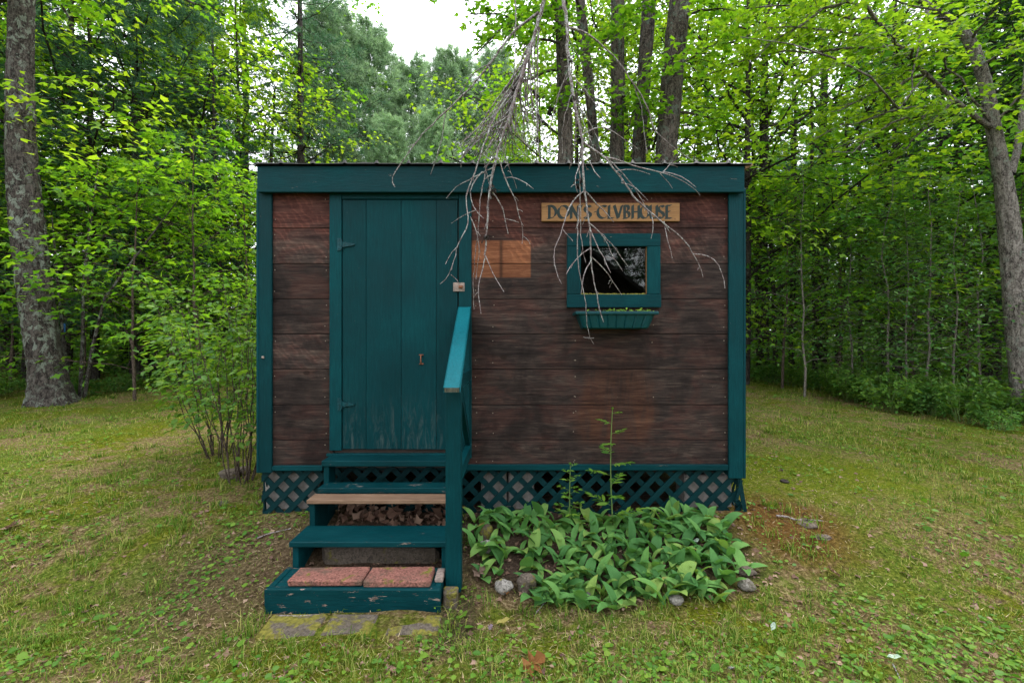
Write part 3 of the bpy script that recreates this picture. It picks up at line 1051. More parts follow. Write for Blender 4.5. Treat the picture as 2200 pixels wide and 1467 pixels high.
# handrail
HX = -0.374
rail = box('post', HX - 0.049, HX + 0.049, 2.925, 3.02, 0.05, 1.37, M['paint_z'], stp, 0.005)
p0, p1 = Vector((HX + 0.008, 2.80, 1.352)), Vector((HX - 0.008, 3.715, 1.905))
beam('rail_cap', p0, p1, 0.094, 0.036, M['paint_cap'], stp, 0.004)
n = NT('rail_end_grain')
f_ = n.noise(n.coord((60, 5, 6)), 2.0, 6, 0.7)
n.col(n.ramp(f_, [(0.35, (0.02, 0.03, 0.03)), (0.55, (0.13, 0.13, 0.11)), (0.75, (0.25, 0.22, 0.18))]))
n.rough(0.85)
dd = (p1 - p0).normalized()
beam('rail_end', p0 - dd * 0.004, p0 - dd * 0.0005, 0.09, 0.033, n.m, stp, 0)
box('wall_post', HX - 0.035, HX + 0.037, 3.665, 3.7265, 0.722, 1.86, M['paint_z'], stp, 0.004)
beam('mid_rail', (HX + 0.03, 3.021, 1.385), (HX + 0.03, 3.664, 1.385), 0.036, 0.085, M['paint_y'], stp, 0.003)
beam('low_rail', (HX + 0.03, 3.021, 0.79), (HX + 0.03, 3.664, 0.79), 0.036, 0.085, M['paint_y'], stp, 0.003)
beam('brace', (HX + 0.025, 3.03, 1.33), (HX + 0.025, 3.655, 0.85), 0.03, 0.07, M['paint_y'], stp, 0.003)
beam('under_rail', p0 + Vector((0.0, 0.16, 0.045)), p1 + Vector((0.0, -0.06, -0.09)), 0.036, 0.08, M['paint_y'], stp, 0.003)
# red pavers on the bottom step
for i, (x0, x1, lab) in enumerate(((-1.368, -0.915, 'left of the two red pavers lying on the bottom step'), (-0.905, -0.498, 'right of the two red pavers on the bottom step, with mossy top'))):
    o = box('paver', x0, x1, 2.803 - 0.004 * i, 2.985, zb1 + 0.001, zb1 + 0.037, M['paver_red'], None, 0.007, 0.004)
    tag(o, lab, 'paver', 'red pavers on the bottom step')
for i, (x0, x1, y0, y1, lab) in enumerate(((-1.43, -1.095, 2.55, 2.765, 'flat mossy grey paver in the ground, leftmost of three before the steps'),
                                           (-1.07, -0.79, 2.555, 2.755, 'flat mossy grey paver in the ground, middle one before the steps'),
                                           (-0.715, -0.415, 2.56, 2.76, 'flat mossy grey paver in the ground, rightmost of three before the steps'))):
    o = box('paver', x0, x1, y0, y1, -0.06, 0.018, M['paver_grey'], None, 0.012, 0.008)
    tag(o, lab, 'paver', 'pavers sunk in front of the steps')
o = box('paver', -0.428, -0.338, 2.83, 2.90, -0.05, 0.105, M['rock_brown'], None, 0.008, 0.006)
tag(o, 'grey paver block standing on edge under the handrail post', 'paver')

# ------------------------------------------------------------------ sign over the window
SD = 3.728
sx0, sx1, sz0, sz1 = X(1163.5, SD), X(1460.5, SD), Z(475.5, SD), Z(436, SD)
sign = thing('sign', 'narrow orange wooden board hand-lettered DON\'S CLUBHOUSE above the window', 'sign', ((sx0 + sx1) / 2, SD, sz0))
box('board', sx0, sx1, SD, SD + 0.02, sz0, sz1, M['sign'], sign, 0.003)


def arc(cx, cy, rx, ry, a0, a1, n_=14):
    t = np.radians(np.linspace(a0, a1, n_))
    return [(cx + rx * math.cos(v), cy + ry * math.sin(v)) for v in t]


GL = {
    'D': [[(0.22, 0.02), (0.22, 0.98)], [(0.0, 0.96)] + arc(0.25, 0.5, 0.62, 0.48, 88, -88) + [(0.08, 0.02)]],
    'O': [arc(0.45, 0.5, 0.40, 0.47, 90, 450, 26)],
    'N': [[(0.12, 0.0), (0.12, 1.0)], [(0.08, 1.0), (0.82, 0.02)], [(0.82, 0.0), (0.82, 1.0)]],
    "'": [[(0.1, 1.02), (0.0, 0.8)]],
    'S': [[(0.72, 0.86), (0.5, 0.98), (0.22, 0.92), (0.1, 0.74), (0.2, 0.58), (0.5, 0.47), (0.72, 0.33), (0.70, 0.13), (0.45, 0.02), (0.08, 0.12)]],
    '.': [[(0.0, 0.50), (0.12, 0.50)]],
    'C': [arc(0.5, 0.5, 0.45, 0.47, 52, 318, 20)],
    'L': [[(0.15, 1.0), (0.12, 0.03)], [(0.05, 0.03), (0.72, 0.05)]],
    'V': [[(0.0, 1.0), (0.40, 0.02)], [(0.40, 0.02), (0.78, 1.0)]],
    'B': [[(0.15, 0.0), (0.15, 1.0)], [(0.02, 0.98), (0.45, 0.98), (0.62, 0.85), (0.58, 0.62), (0.2, 0.52)], [(0.2, 0.52), (0.58, 0.48), (0.72, 0.28), (0.6, 0.06), (0.02, 0.02)]],
    'H': [[(0.15, 0.0), (0.15, 1.0)], [(0.78, 0.0), (0.78, 1.0)], [(0.1, 0.5), (0.8, 0.53)]],
    'U': [[(0.1, 1.0), (0.1, 0.3), (0.22, 0.06), (0.45, 0.02), (0.68, 0.1), (0.8, 0.35)], [(0.8, 1.0), (0.8, 0.05)]],
    'E': [[(0.15, 0.0), (0.15, 1.0)], [(0.02, 0.97), (0.7, 0.99)], [(0.1, 0.52), (0.55, 0.54)], [(0.02, 0.03), (0.72, 0.03)]],
}
# letter boxes as fractions along the board
LT = [('D', 625, 692), ('O', 706, 790), ('N', 800, 866), ("'", 882, 892), ('S', 905, 968), ('.', 985, 1000), ('C', 1008, 1084), ('L', 1090, 1142), ('V', 1138, 1204), ('B', 1208, 1264),
      ('H', 1268, 1332), ('O', 1336, 1404), ('U', 1408, 1468), ('S', 1470, 1526), ('E', 1530, 1584)]
mb = MB()
hb_, ht_ = sz0 + 0.14 * (sz1 - sz0), sz0 + 0.865 * (sz1 - sz0)
H_ = ht_ - hb_
kk = 0
for ch, a, c_ in LT:
    u0 = sx0 + (a - 583) / (1640 - 583) * (sx1 - sx0)
    u1 = sx0 + (c_ - 583) / (1640 - 583) * (sx1 - sx0)
    wid = {"'": 0.1, '.': 0.12}.get(ch, 0.86)
    for st in GL[ch]:
        P = np.array([(u0 + (x_ / wid) * (u1 - u0), hb_ + z_ * H_) for x_, z_ in st])
        nib = np.array([0.105, 0.06]) * H_ * (0.75 if ch in "'." else 1)
        for i in range(len(P) - 1):
            e0, e1 = P[i], P[i + 1]
            t_ = (e1 - e0) / (np.linalg.norm(e1 - e0) + 1e-9)
            pr = np.array([-t_[1], t_[0]])
            n2 = nib if abs(nib @ pr) > 0.028 * H_ else pr * 0.03 * H_ + t_ * 0.02 * H_
            y_ = SD - 0.0006 - 0.00004 * (kk % 30)
            kk += 1
            pts = [e0 - n2, e1 - n2, e1 + n2, e0 + n2]
            mb.add([(p_[0], y_, p_[1]) for p_ in pts], [(0, 1, 2, 3)])
mb.build('lettering', M['lettering'], sign)
for (fx, fz) in ((0.04, 0.82), (0.965, 0.12)):
    xx, zz = sx0 + fx * (sx1 - sx0), sz0 + fz * (sz1 - sz0)
    box('nail', xx - 0.004, xx + 0.004, SD - 0.003, SD + 0.002, zz - 0.004, zz + 0.004, M['rust'], sign, 0.001)

# ------------------------------------------------------------------ window box
PD = 3.545
pl = thing('planter', 'teal ribbed plastic window box with seedlings below the window', 'planter', (X(1326, PD), 3.64, Z(706, PD)))
bm = bmesh.new()
zt_, zb_ = Z(673, PD), Z(705.5, PD)
xa, xb = X(1243, PD), X(1410, PD)
nseg = 64
# outline as ribbed front and ends
def ring(zz, inset, y_front):
    pts = []
    for i in range(nseg + 1):
        u = i / nseg
        xx = xa + inset + (xb - xa - 2 * inset) * u
        g = (u * 8) % 1.0
        groove = 0.008 * math.exp(-((min(g, 1 - g)) / 0.06) ** 2) if 0.02 < u < 0.98 else 0
        corner = 0.018 * (max(0, 1 - u / 0.06) ** 2 + max(0, 1 - (1 - u) / 0.06) ** 2)
        pts.append((xx, y_front + groove + corner, zz))
    pts.append((xb - inset, 3.735, zz))
    pts.append((xa + inset, 3.735, zz))
    return pts
R0 = [bm.verts.new(p_) for p_ in ring(zt_, 0.0, PD + 0.012)]
R1 = [bm.verts.new(p_) for p_ in ring(zb_ + 0.008, 0.042, PD + 0.045)]
R2 = [bm.verts.new(p_) for p_ in ring(zb_, 0.05, PD + 0.055)]
for A, B in ((R0, R1), (R1, R2)):
    for i in range(len(A)):
        j = (i + 1) % len(A)
        bm.faces.new((A[i], A[j], B[j], B[i]))
bm.faces.new(R2)
bmesh.ops.recalc_face_normals(bm, faces=bm.faces)
bm_obj('tub', bm, M['planter'], pl)
zr0, zr1 = Z(675.5, PD), Z(668.5, PD)
box('rim', X(1237, PD), X(1416, PD), PD, PD + 0.03, zr0, zr1, M['planter'], pl, 0.005)
for xx in (X(1237, PD), X(1416, PD) - 0.03):
    box('rim', xx, xx + 0.03, PD + 0.0305, 3.74, zr0, zr1, M['planter'], pl, 0.005)
box('soil', X(1248, PD), X(1406, PD), PD + 0.035, 3.735, zt_ - 0.03, zr1 - 0.008, M['soil'], pl, 0.004)

# ------------------------------------------------------------------ leaf and plant builders
T_TRI = (np.array([(0, 0, 0), (0.30, 0.46, -0.05), (0.52, 0.17, 0.03), (1.0, 0, -0.12), (0.52, -0.17, 0.03), (0.30, -0.46, -0.05)]),
         np.array([(0, 2, 1), (0, 3, 2), (0, 4, 3), (0, 5, 4)]))
T_KITE = (np.array([(0, 0, 0), (0.45, 0.32, 0.05), (1.0, 0, -0.08), (0.45, -0.32, 0.05)]), np.array([(0, 2, 1), (0, 3, 2)]))
T_OVAL = (np.array([(0, 0, 0), (0.25, 0.24, 0.04), (0.65, 0.24, 0.02), (1.0, 0, -0.08), (0.65, -0.24, 0.02), (0.25, -0.24, 0.04)]),
          np.array([(0, 2, 1), (0, 3, 2), (0, 4, 3), (0, 5, 4)]))


def unit(a):
    return a / (np.linalg.norm(a, axis=-1, keepdims=True) + 1e-9)


def leaves(mb, pos, dirs, nrm, size, tmpl):
    """many leaves as one array"""
    tv, tf = tmpl
    n_ = len(pos)
    if n_ == 0:
        return
    d = unit(dirs)
    s = unit(np.cross(nrm, d))
    u = np.cross(d, s)
    size = np.asarray(size).reshape(-1, 1, 1)
    V = pos[:, None, :] + size * (tv[None, :, 0:1] * d[:, None] + tv[None, :, 1:2] * s[:, None] + tv[None, :, 2:3] * u[:, None])
    Fc = (tf[None] + (np.arange(n_) * len(tv))[:, None, None]).reshape(-1, 3)
    mb.add(V.reshape(-1, 3), Fc)


class Plant:
    def __init__(self, seed):
        self.r = np.random.default_rng(seed)
        self.wood = MB()
        self.P, self.D, self.N, self.Sz = [], [], [], []

    def foliage(self, pos, d, nrm, size):
        self.P.append(pos)
        self.D.append(d)
        self.N.append(nrm)
        self.Sz.append(size)

    def limb(self, p0, p1, r0, ntw=8, tw=0.9, nleaf=14, ls=0.12, lift=0.15, flat=0.06, seg=5, start=0.25, sub=True, wig=0.05, droop=0.25, r1=0.3):
        r = self.r
        p0, p1 = np.asarray(p0, float), np.asarray(p1, float)
        L = np.linalg.norm(p1 - p0)
        t = np.linspace(0, 1, 7)[:, None]
        mid = (p0 + p1) / 2 + np.array([0, 0, lift * L])
        path = (1 - t) ** 2 * p0 + 2 * t * (1 - t) * mid + t ** 2 * p1
        path[1:-1] += r.normal(0, wig * L / 3, (5, 3))
        rad = r0 * (1 - t[:, 0] * (1 - r1))
        self.wood.tube(path, rad, seg)
        d = unit(p1 - p0)
        h = unit(np.array([d[0], d[1], 0.0]) + 1e-6)
        side = np.array([-h[1], h[0], 0])
        for k_ in range(ntw):
            tt = start + (1 - start) * (k_ + r.uniform(0, 0.9)) / ntw
            i = min(int(tt * 6), 5)
            f = tt * 6 - i
            o = path[i] * (1 - f) + path[i + 1] * f
            sg = 1 if k_ % 2 else -1
            ln = tw * (1.15 - 0.6 * tt) * r.uniform(0.65, 1.25)
            dv = unit(h * r.uniform(0.4, 1.0) + side * sg * r.uniform(0.5, 1.1) + np.array([0, 0, r.uniform(-0.25, 0.3)]))
            e = o + dv * ln - np.array([0, 0, droop * ln * r.uniform(0.2, 1.2)])
            m = (o + e) / 2 + np.array([0, 0, 0.10 * ln])
            if sub:
                self.wood.tube([o, m, e], [r0 * 0.28, r0 * 0.2, r0 * 0.08], 3)
            if nleaf:
                u = r.uniform(0.15, 1.1, nleaf)[:, None]
                pp = (1 - u) ** 2 * o + 2 * u * (1 - u) * m + u * u * e
                sd_ = np.cross(dv, [0, 0, 1.0])
                off = r.normal(0, 0.24 * ln, (nleaf, 1)) * sd_ + r.normal(0, flat * ln + 0.01, (nleaf, 1)) * np.array([0, 0, 1.0])
                pp = pp + off
                dd_ = dv * 0.7 + np.sign(r.normal(size=(nleaf, 1))) * sd_ * r.uniform(0.1, 1.0, (nleaf, 1)) + r.normal(0, 0.25, (nleaf, 3)) + np.array([0, 0, -0.25])
                nn_ = np.array([0, 0, 1.0]) + r.normal(0, 0.42, (nleaf, 3))
                self.foliage(pp, dd_, nn_, ls * r.uniform(0.6, 1.25, nleaf))
        return path

    def build(self, parent, wood_mat, leaf_mat, tmpl=T_TRI, crown='crown', trunk='trunk', inv=False):
        if self.wood.v:
            self.wood.build(trunk, wood_mat, parent, True, inv)
        if self.P:
            m = MB()
            leaves(m, np.concatenate(self.P), np.concatenate(self.D), np.concatenate(self.N), np.concatenate(self.Sz), tmpl)
            m.build(crown, leaf_mat, parent, False, inv)


def rough_trunk(mb, pts, rad, seg=26, step=0.12, amp=0.06, seed=0, flare=None):
    """trunk with ridged uneven bark surface"""
    r = np.random.default_rng(seed)
    P = np.asarray(pts, float)
    R = np.asarray(rad, float)
    s = np.concatenate([[0], np.cumsum(np.linalg.norm(np.diff(P, axis=0), axis=1))])
    n_ = max(int(s[-1] / step), 4)
    ss = np.linspace(0, s[-1], n_)
    Q = np.stack([np.interp(ss, s, P[:, i]) for i in range(3)], -1)
    for _ in range(2):
        Q[1:-1] = (Q[:-2] + 2 * Q[1:-1] + Q[2:]) / 4
    RR = np.interp(ss, s, R)
    ang = np.linspace(0, 2 * np.pi, seg, endpoint=False)
    V = []
    ph_ = r.uniform(0, 6.28, 6)
    for i in range(n_):
        z = ss[i]
        rr = RR[i] * (1 + amp * (0.5 * np.sin(7 * ang + 1.2 * np.sin(z * 2.1 + ph_[0]) + ph_[1]) + 0.5 * np.sin(11 * ang + 2 * np.sin(z * 3.3 + ph_[2])) + r.normal(0, 0.55, seg)) + 0.05 * np.sin(2 * ang + z * 0.9 + ph_[3]))
        if flare is not None:
            k_ = max(0, 1 - z / flare[0]) ** 2
            rr = rr * (1 + k_ * flare[1] * (0.6 + 0.55 * np.sin(4 * ang + ph_[4]) ** 2 + 0.3 * np.sin(3 * ang + ph_[5])))
        V.append(np.stack([Q[i, 0] + rr * np.cos(ang), Q[i, 1] + rr * np.sin(ang), np.full(seg, Q[i, 2])], -1))
    q_ = []
    for i in range(n_ - 1):
        for k_ in range(seg):
            k2 = (k_ + 1) % seg
            q_.append((i * seg + k_, i * seg + k2, (i + 1) * seg + k2, (i + 1) * seg + k_))
    mb.add(np.concatenate(V), q_)


def deciduous(seed, H, r0, cb, spread, nl, ntw, nleaf, ls, flat=0.05, lean=0.02):
    p = Plant(seed)
    r = p.r
    z = np.linspace(0, H, 9)
    path = np.stack([np.cumsum(r.normal(0, lean, 9)) * H / 9, np.cumsum(r.normal(0, lean, 9)) * H / 9, z], -1)
    path -= path[0]
    path[0, 2] = -0.3
    p.wood.tube(path, r0 * (1 - 0.85 * z / H), 9)
    for i in range(nl):
        f = (i + r.uniform(0, 1)) / nl
        zz = cb + (H * 0.97 - cb) * f
        o = np.array([np.interp(zz, z, path[:, 0]), np.interp(zz, z, path[:, 1]), zz])
        a = i * 2.4 + r.uniform(-0.4, 0.4)
        ln = spread * (0.55 + 0.9 * math.sin(math.pi * min(1, 0.25 + 0.75 * f))) * (1 - 0.55 * f) * r.uniform(0.75, 1.2)
        up = r.uniform(0.05, 0.5) + 0.5 * f
        e = o + ln * np.array([math.cos(a), math.sin(a), up])
        p.limb(o, e, r0 * 0.32 * (1 - 0.6 * f), ntw, 0.42 * ln + 0.35, nleaf, ls, 0.10, flat, 4, 0.18)
    return p


def needles_at(mb, pos, dirs, r, n_=9, L=0.16, wd=0.013):
    m_ = len(pos)
    k_ = m_ * n_
    P = np.repeat(pos, n_, 0)
    d = unit(np.repeat(unit(dirs), n_, 0) * 0.75 + r.normal(0, 0.55, (k_, 3)))
    s = unit(np.cross(d, r.normal(size=(k_, 3))))
    l = L * r.uniform(0.7, 1.2, (k_, 1))
    V = np.stack([P - s * wd / 2, P + s * wd / 2, P + d * l], 1).reshape(-1, 3)
    mb.add(V, np.arange(k_ * 3).reshape(-1, 3))


def pine(seed, H, r0, cb, blen, parent, mat, dz=0.62, nb=5, nsh=9, ntuft=6, nn_=9, bare=0.0, L=0.17, wd=0.014):
    r = np.random.default_rng(seed)
    wood, nd = MB(), MB()
    z = np.linspace(0, H, 9)
    path = np.stack([np.cumsum(r.normal(0, 0.012, 9)) * H / 9, np.cumsum(r.normal(0, 0.012, 9)) * H / 9, z], -1)
    path -= path[0]
    path[0, 2] = -0.3
    wood.tube(path, r0 * (1 - 0.88 * z / H), 9)
    zz = cb
    while zz < H - 0.2:
        f = (zz - cb) / (H - cb)
        for k_ in range(nb):
            a = k_ * 2 * math.pi / nb + r.uniform(0, 1.3)
            ln = blen * (1 - 0.82 * f) * r.uniform(0.7, 1.15) * (0.75 + 0.25 * min(1, f * 4))
            o = np.array([np.interp(zz, z, path[:, 0]), np.interp(zz, z, path[:, 1]), zz + r.uniform(-0.1, 0.1)])
            h = np.array([math.cos(a), math.sin(a), 0])
            up = 0.05 + 0.5 * f
            t = np.linspace(0, 1, 6)[:, None]
            br = o + h * ln * t + np.array([0, 0, 1.0]) * ln * (up * t - 0.22 * t * (1 - t) * 2 + 0.05 * t ** 2)
            wood.tube(br, r0 * 0.2 * (1 - 0.7 * f) * (1 - 0.85 * t[:, 0]), 4)
            if zz < cb + bare:
                continue
            side = np.array([-h[1], h[0], 0])
            for j in range(nsh):
                tt = 0.22 + 0.78 * (j + r.uniform(0, 0.8)) / nsh
                p_ = np.array([np.interp(tt, t[:, 0], br[:, i]) for i in range(3)])
                sg = 1 if j % 2 else -1
                sl = (0.25 + 0.42 * ln * (1.05 - tt) * 0.6) * r.uniform(0.7, 1.3)
                dv = unit(h * r.uniform(0.5, 1) + side * sg * r.uniform(0.3, 1) + np.array([0, 0, r.uniform(-0.05, 0.35)]))
                u = np.linspace(0.25, 1.0, ntuft)[:, None]
                tp = p_ + dv * sl * u + r.normal(0, 0.05, (ntuft, 3))
                needles_at(nd, tp, np.repeat(dv[None] + np.array([[0, 0, 0.25]]), ntuft, 0), r, nn_, L, wd)
        zz += dz * r.uniform(0.8, 1.2) * (1 - 0.45 * f)
    wood.build('trunk', M['bark_dark'], parent, True, False)
    nd.build('crown', mat, parent, False, False)


def gl3(px, d):
    x = X(px, d)
    return (x, d, float(gz(x, d)) - 0.03)


# ------------------------------------------------------------------ large tree on the left
D1 = 8.4
t1 = thing('maple_tree', 'big lichen-patched grey trunk at the left edge of the lawn', 'tree', gl3(105, D1))
p = Plant(11)
pts = [(118, 870, 52), (112, 845, 48), (100, 790, 45), (92, 740, 43), (84, 690, 42), (72, 600, 41), (60, 500, 40), (50, 400, 38.5), (45, 300, 36), (43, 180, 34), (45, 80, 32), (46, 0, 31), (52, -150, 28), (40, -350, 22), (60, -600, 14)]
P3 = [W(a, c_, D1) for a, c_, _ in pts]
R3 = [0.67 * r_ / F * D1 for _, _, r_ in pts]
rough_trunk(p.wood, P3, R3, 34, 0.07, 0.055, 3, (0.8, 0.38))
for (za, ex, ey, ez) in ((-60, 150, 40, 7.9), (-40, 330, -60, 7.0), (-130, 120, -180, 7.2), (-100, -150, -40, 7.5), (-150, 420, 10, 8.2), (-200, 260, -300, 7.6), (-220, -60, -320, 8.5), (-10, -200, 120, 8.8), (-260, 500, -160, 8.0)):
    p.limb(W(48, za, D1), W(ex, ey, ez), 0.06, 10, 1.0, 26, 0.125, 0.12, 0.05)
p.build(t1, M['bark'], M['maple'], inv=True)

# ------------------------------------------------------------------ leaning tree on the right
D2 = 7.9
t2 = thing('maple_tree', 'leaning grey trunk at the right edge with yellow-green boughs', 'tree', gl3(2200, D2))
p = Plant(12)
pts = [(2212, 880, 40), (2206, 850, 37), (2196, 780, 33), (2187, 700, 31), (2178, 600, 29.5), (2168, 480, 28), (2158, 400, 25), (2146, 340, 23), (2134, 270, 21), (2122, 200, 19), (2106, 140, 18), (2085, 90, 18), (2058, 55, 16), (2030, 35, 14), (1995, 15, 12), (1940, -30, 11), (1880, -110, 9), (1850, -260, 6)]
rough_trunk(p.wood, [W(a, c_, D2 - 0.0 * i) for i, (a, c_, _) in enumerate(pts)], [0.63 * r_ / F * D2 for *_, r_ in pts], 28, 0.07, 0.055, 5, (0.5, 0.35))
p.wood.tube([W(2172, 375, D2), W(2184, 330, D2 + 0.1), W(2198, 240, D2 + 0.2), W(2215, 60, D2 + 0.3), W(2230, -200, D2 + 0.4)], [0.06, 0.055, 0.05, 0.04, 0.02], 8)
# long limb reaching up to the left
lp = [W(2136, 280, D2), W(2100, 255, D2 - 0.1), W(2050, 215, D2 - 0.3), W(1990, 160, D2 - 0.5), W(1930, 100, D2 - 0.7), W(1880, 40, D2 - 0.8), W(1840, -20, D2 - 0.9), (W(1800, -120, D2 - 1.0))]
p.wood.tube(lp, [0.048, 0.040, 0.034, 0.030, 0.027, 0.024, 0.02, 0.011], 8)
# thin arching branch
p.wood.tube([W(1990, 160, D2 - .5), W(1930, 235, D2 - 0.9), W(1870, 165, D2 - 1.2), W(1790, 125, D2 - 1.4), W(1700, 95, D2 - 1.5), W(1590, 80, D2 - 1.6)], [0.012, 0.016, 0.015, 0.012, 0.009, 0.005], 5)
dl = D2 - 0.4
for (a, c_, dd0, ex, ey, ez) in ((1990, 160, dl, 1800, 240, 7.3), (1930, 100, dl, 1650, 60, 6.8), (1930, 100, dl, 1740, 170, 6.6), (2050, 215, dl, 1830, 330, 7.0), (2050, 215, dl, 1750, 300, 7.4),
                           (1880, 40, dl, 1600, 20, 7.0), (1880, 40, dl, 1700, -60, 6.4), (2058, 55, D2, 1880, -20, 6.6), (2134, 270, D2, 2280, 120, 7.2), (2106, 140, D2, 2260, 60, 7.0),
                           (2085, 90, D2, 2200, -60, 6.8), (1840, -20, 7.0, 1620, 130, 7.2), (1990, 15, D2, 1960, 200, 6.8), (1990, 160, dl, 1900, 60, 6.4), (1930, 100, dl, 1560, 140, 7.5),
                           (2050, 215, dl, 1920, 350, 7.6), (2134, 270, D2, 1980, 90, 7.0), (1880, -110, D2, 1540, -40, 7.3)):
    p.limb(W(a, c_, dd0), W(ex, ey, ez), 0.028, 11, 0.72, 24, 0.105, 0.06, 0.045, 4, 0.12)
p.build(t2, M['bark_right'], M['maple_gold'], inv=True)

# ------------------------------------------------------------------ five stems behind the shed
D3 = 8.2
stems = [((1213, 345), (1216, 330), (1212, 200), (1205, 0), (1196, -260), 15.5, 'leftmost of the five trunks rising behind the shed roof'),
         ((1280, 345), (1276, 300), (1262, 150), (1246, 0), (1215, -260), 10.5, 'thin dark trunk leaning left among the five behind the shed'),
         ((1326, 345), (1326, 300), (1327, 150), (1327, 0), (1325, -260), 15, 'straight middle trunk of the five behind the shed roof'),
         ((1372, 345), (1374, 300), (1385, 150), (1395, 0), (1410, -260), 14.5, 'trunk next to the thickest one behind the shed roof'),
         ((1431, 345), (1433, 300), (1446, 150), (1461, 0), (1490, -260), 22.5, 'thickest grey trunk leaning right behind the shed roof')]
for i, (a, c_, e, f, g, r_, lab) in enumerate(stems):
    dd_ = D3 + (0.0, 0.5, 0.25, 0.45, 0.0)[i]
    base = gl3(1290 + (a[0] - 1290) * 0.8, dd_)
    t = thing('maple_tree', lab, 'tree', base, 0, 'clump of trunks behind the shed')
    p = Plant(40 + i)
    P3 = [np.array([base[0], base[1], base[2] - 0.2])] + [W(q_[0], q_[1], dd_) for q_ in (a, c_, e, f, g)] + [W(g[0] + (g[0] - f[0]), -560, dd_)]
    rr = r_ / F * dd_
    rough_trunk(p.wood, P3, [rr * 1.4, rr * 1.06, rr, rr * 0.97, rr * 0.93, rr * 0.8, rr * 0.3], 22, 0.09, 0.05, i + 9, (0.4, 0.3))
    lim = [((1190, 60), (1010, 30), 7.2), ((1200, -40), (1050, -60), 6.6), ((1195, -90), (960, -110), 7.4), ((1200, 150), (1090, 210), 7.6), ((1205, 90), (1120, 110), 7.0), ((1200, 20), (1080, 90), 6.8), ((1200, -60), (930, -20), 6.9), ((1195, 10), (1020, 120), 7.4)] if i == 0 else \
          [((1255, 100), (1150, 30), 7.0), ((1250, 30), (1190, -60), 6.6), ((1265, 190), (1200, 240), 8.0)] if i == 1 else \
          [((1327, 60), (1270, 150), 7.3), ((1327, -60), (1380, -20), 6.9), ((1327, -120), (1240, -60), 7.0), ((1327, 200), (1390, 240), 7.7)] if i == 2 else \
          [((1393, 20), (1340, 60), 7.4), ((1400, -60), (1330, -30), 6.8), ((1380, 200), (1350, 280), 8.0)] if i == 3 else \
          [((1458, 40), (1560, 20), 7.4), ((1446, 150), (1600, 75), 7.6), ((1461, -60), (1420, -10), 7.0), ((1475, -120), (1620, -100), 7.5), ((1440, 240), (1540, 260), 8.4), ((1452, 110), (1430, 170), 7.6)]
    for (s_, e_, ez) in lim:
        p.limb(W(s_[0], s_[1], dd_), W(e_[0], e_[1], ez), 0.03, 10, 0.55, 17, 0.115, 0.1, 0.09, 4, 0.2)
    p.build(t, M['bark_clump'], M['maple'], inv=True)

# ------------------------------------------------------------------ dead limb hanging over the roof front
dead = thing('dead_branch', 'bare lichen-covered dead branches hanging over the shed front', 'branch', tuple(W(1165, 0, 3.3)))
mb = MB()
r = np.random.default_rng(77)


def strand(pts, r0, r1, d0, d1, spurs=0.5, wob=0.035):
    P_ = np.array(pts, float)
    s = np.concatenate([[0], np.cumsum(np.hypot(*np.diff(P_, axis=0).T))])
    n_ = max(int(s[-1] / 14), 4)
    u = np.linspace(0, s[-1], n_)
    px_, py_ = np.interp(u, s, P_[:, 0]), np.interp(u, s, P_[:, 1])
    k_ = min(3, n_ // 3)
    for _ in range(2):
        px_[1:-1] = (px_[:-2] + 2 * px_[1:-1] + px_[2:]) / 4
        py_[1:-1] = (py_[:-2] + 2 * py_[1:-1] + py_[2:]) / 4
    px_ += r.normal(0, 0.8, n_)
    dpt = np.linspace(d0, d1, n_) + wob * np.sin(np.linspace(0, r.uniform(3, 7), n_) + r.uniform(0, 6)) * np.linspace(0, 1, n_)
    Q = np.stack([(px_ - 1100) / F * dpt, dpt, CZ - (py_ - 733.5) / F * dpt], -1)
    mb.tube(Q, np.linspace(r0, r1, n_) * r.uniform(0.85, 1.2, n_) * 0.88, 5)
    for i in range(2, n_ - 1):
        if r.uniform() < spurs * 0.35:
            d_ = unit(unit(Q[i] - Q[i - 1]) + r.normal(0, 0.9, 3))
            ln = r.uniform(0.015, 0.07)
            mb.tube([Q[i], Q[i] + d_ * ln * 0.6, Q[i] + d_ * ln + np.array([0, 0, -0.2 * ln])], [r1 * 1.1, r1 * 0.9, r1 * 0.6], 4)
    return Q


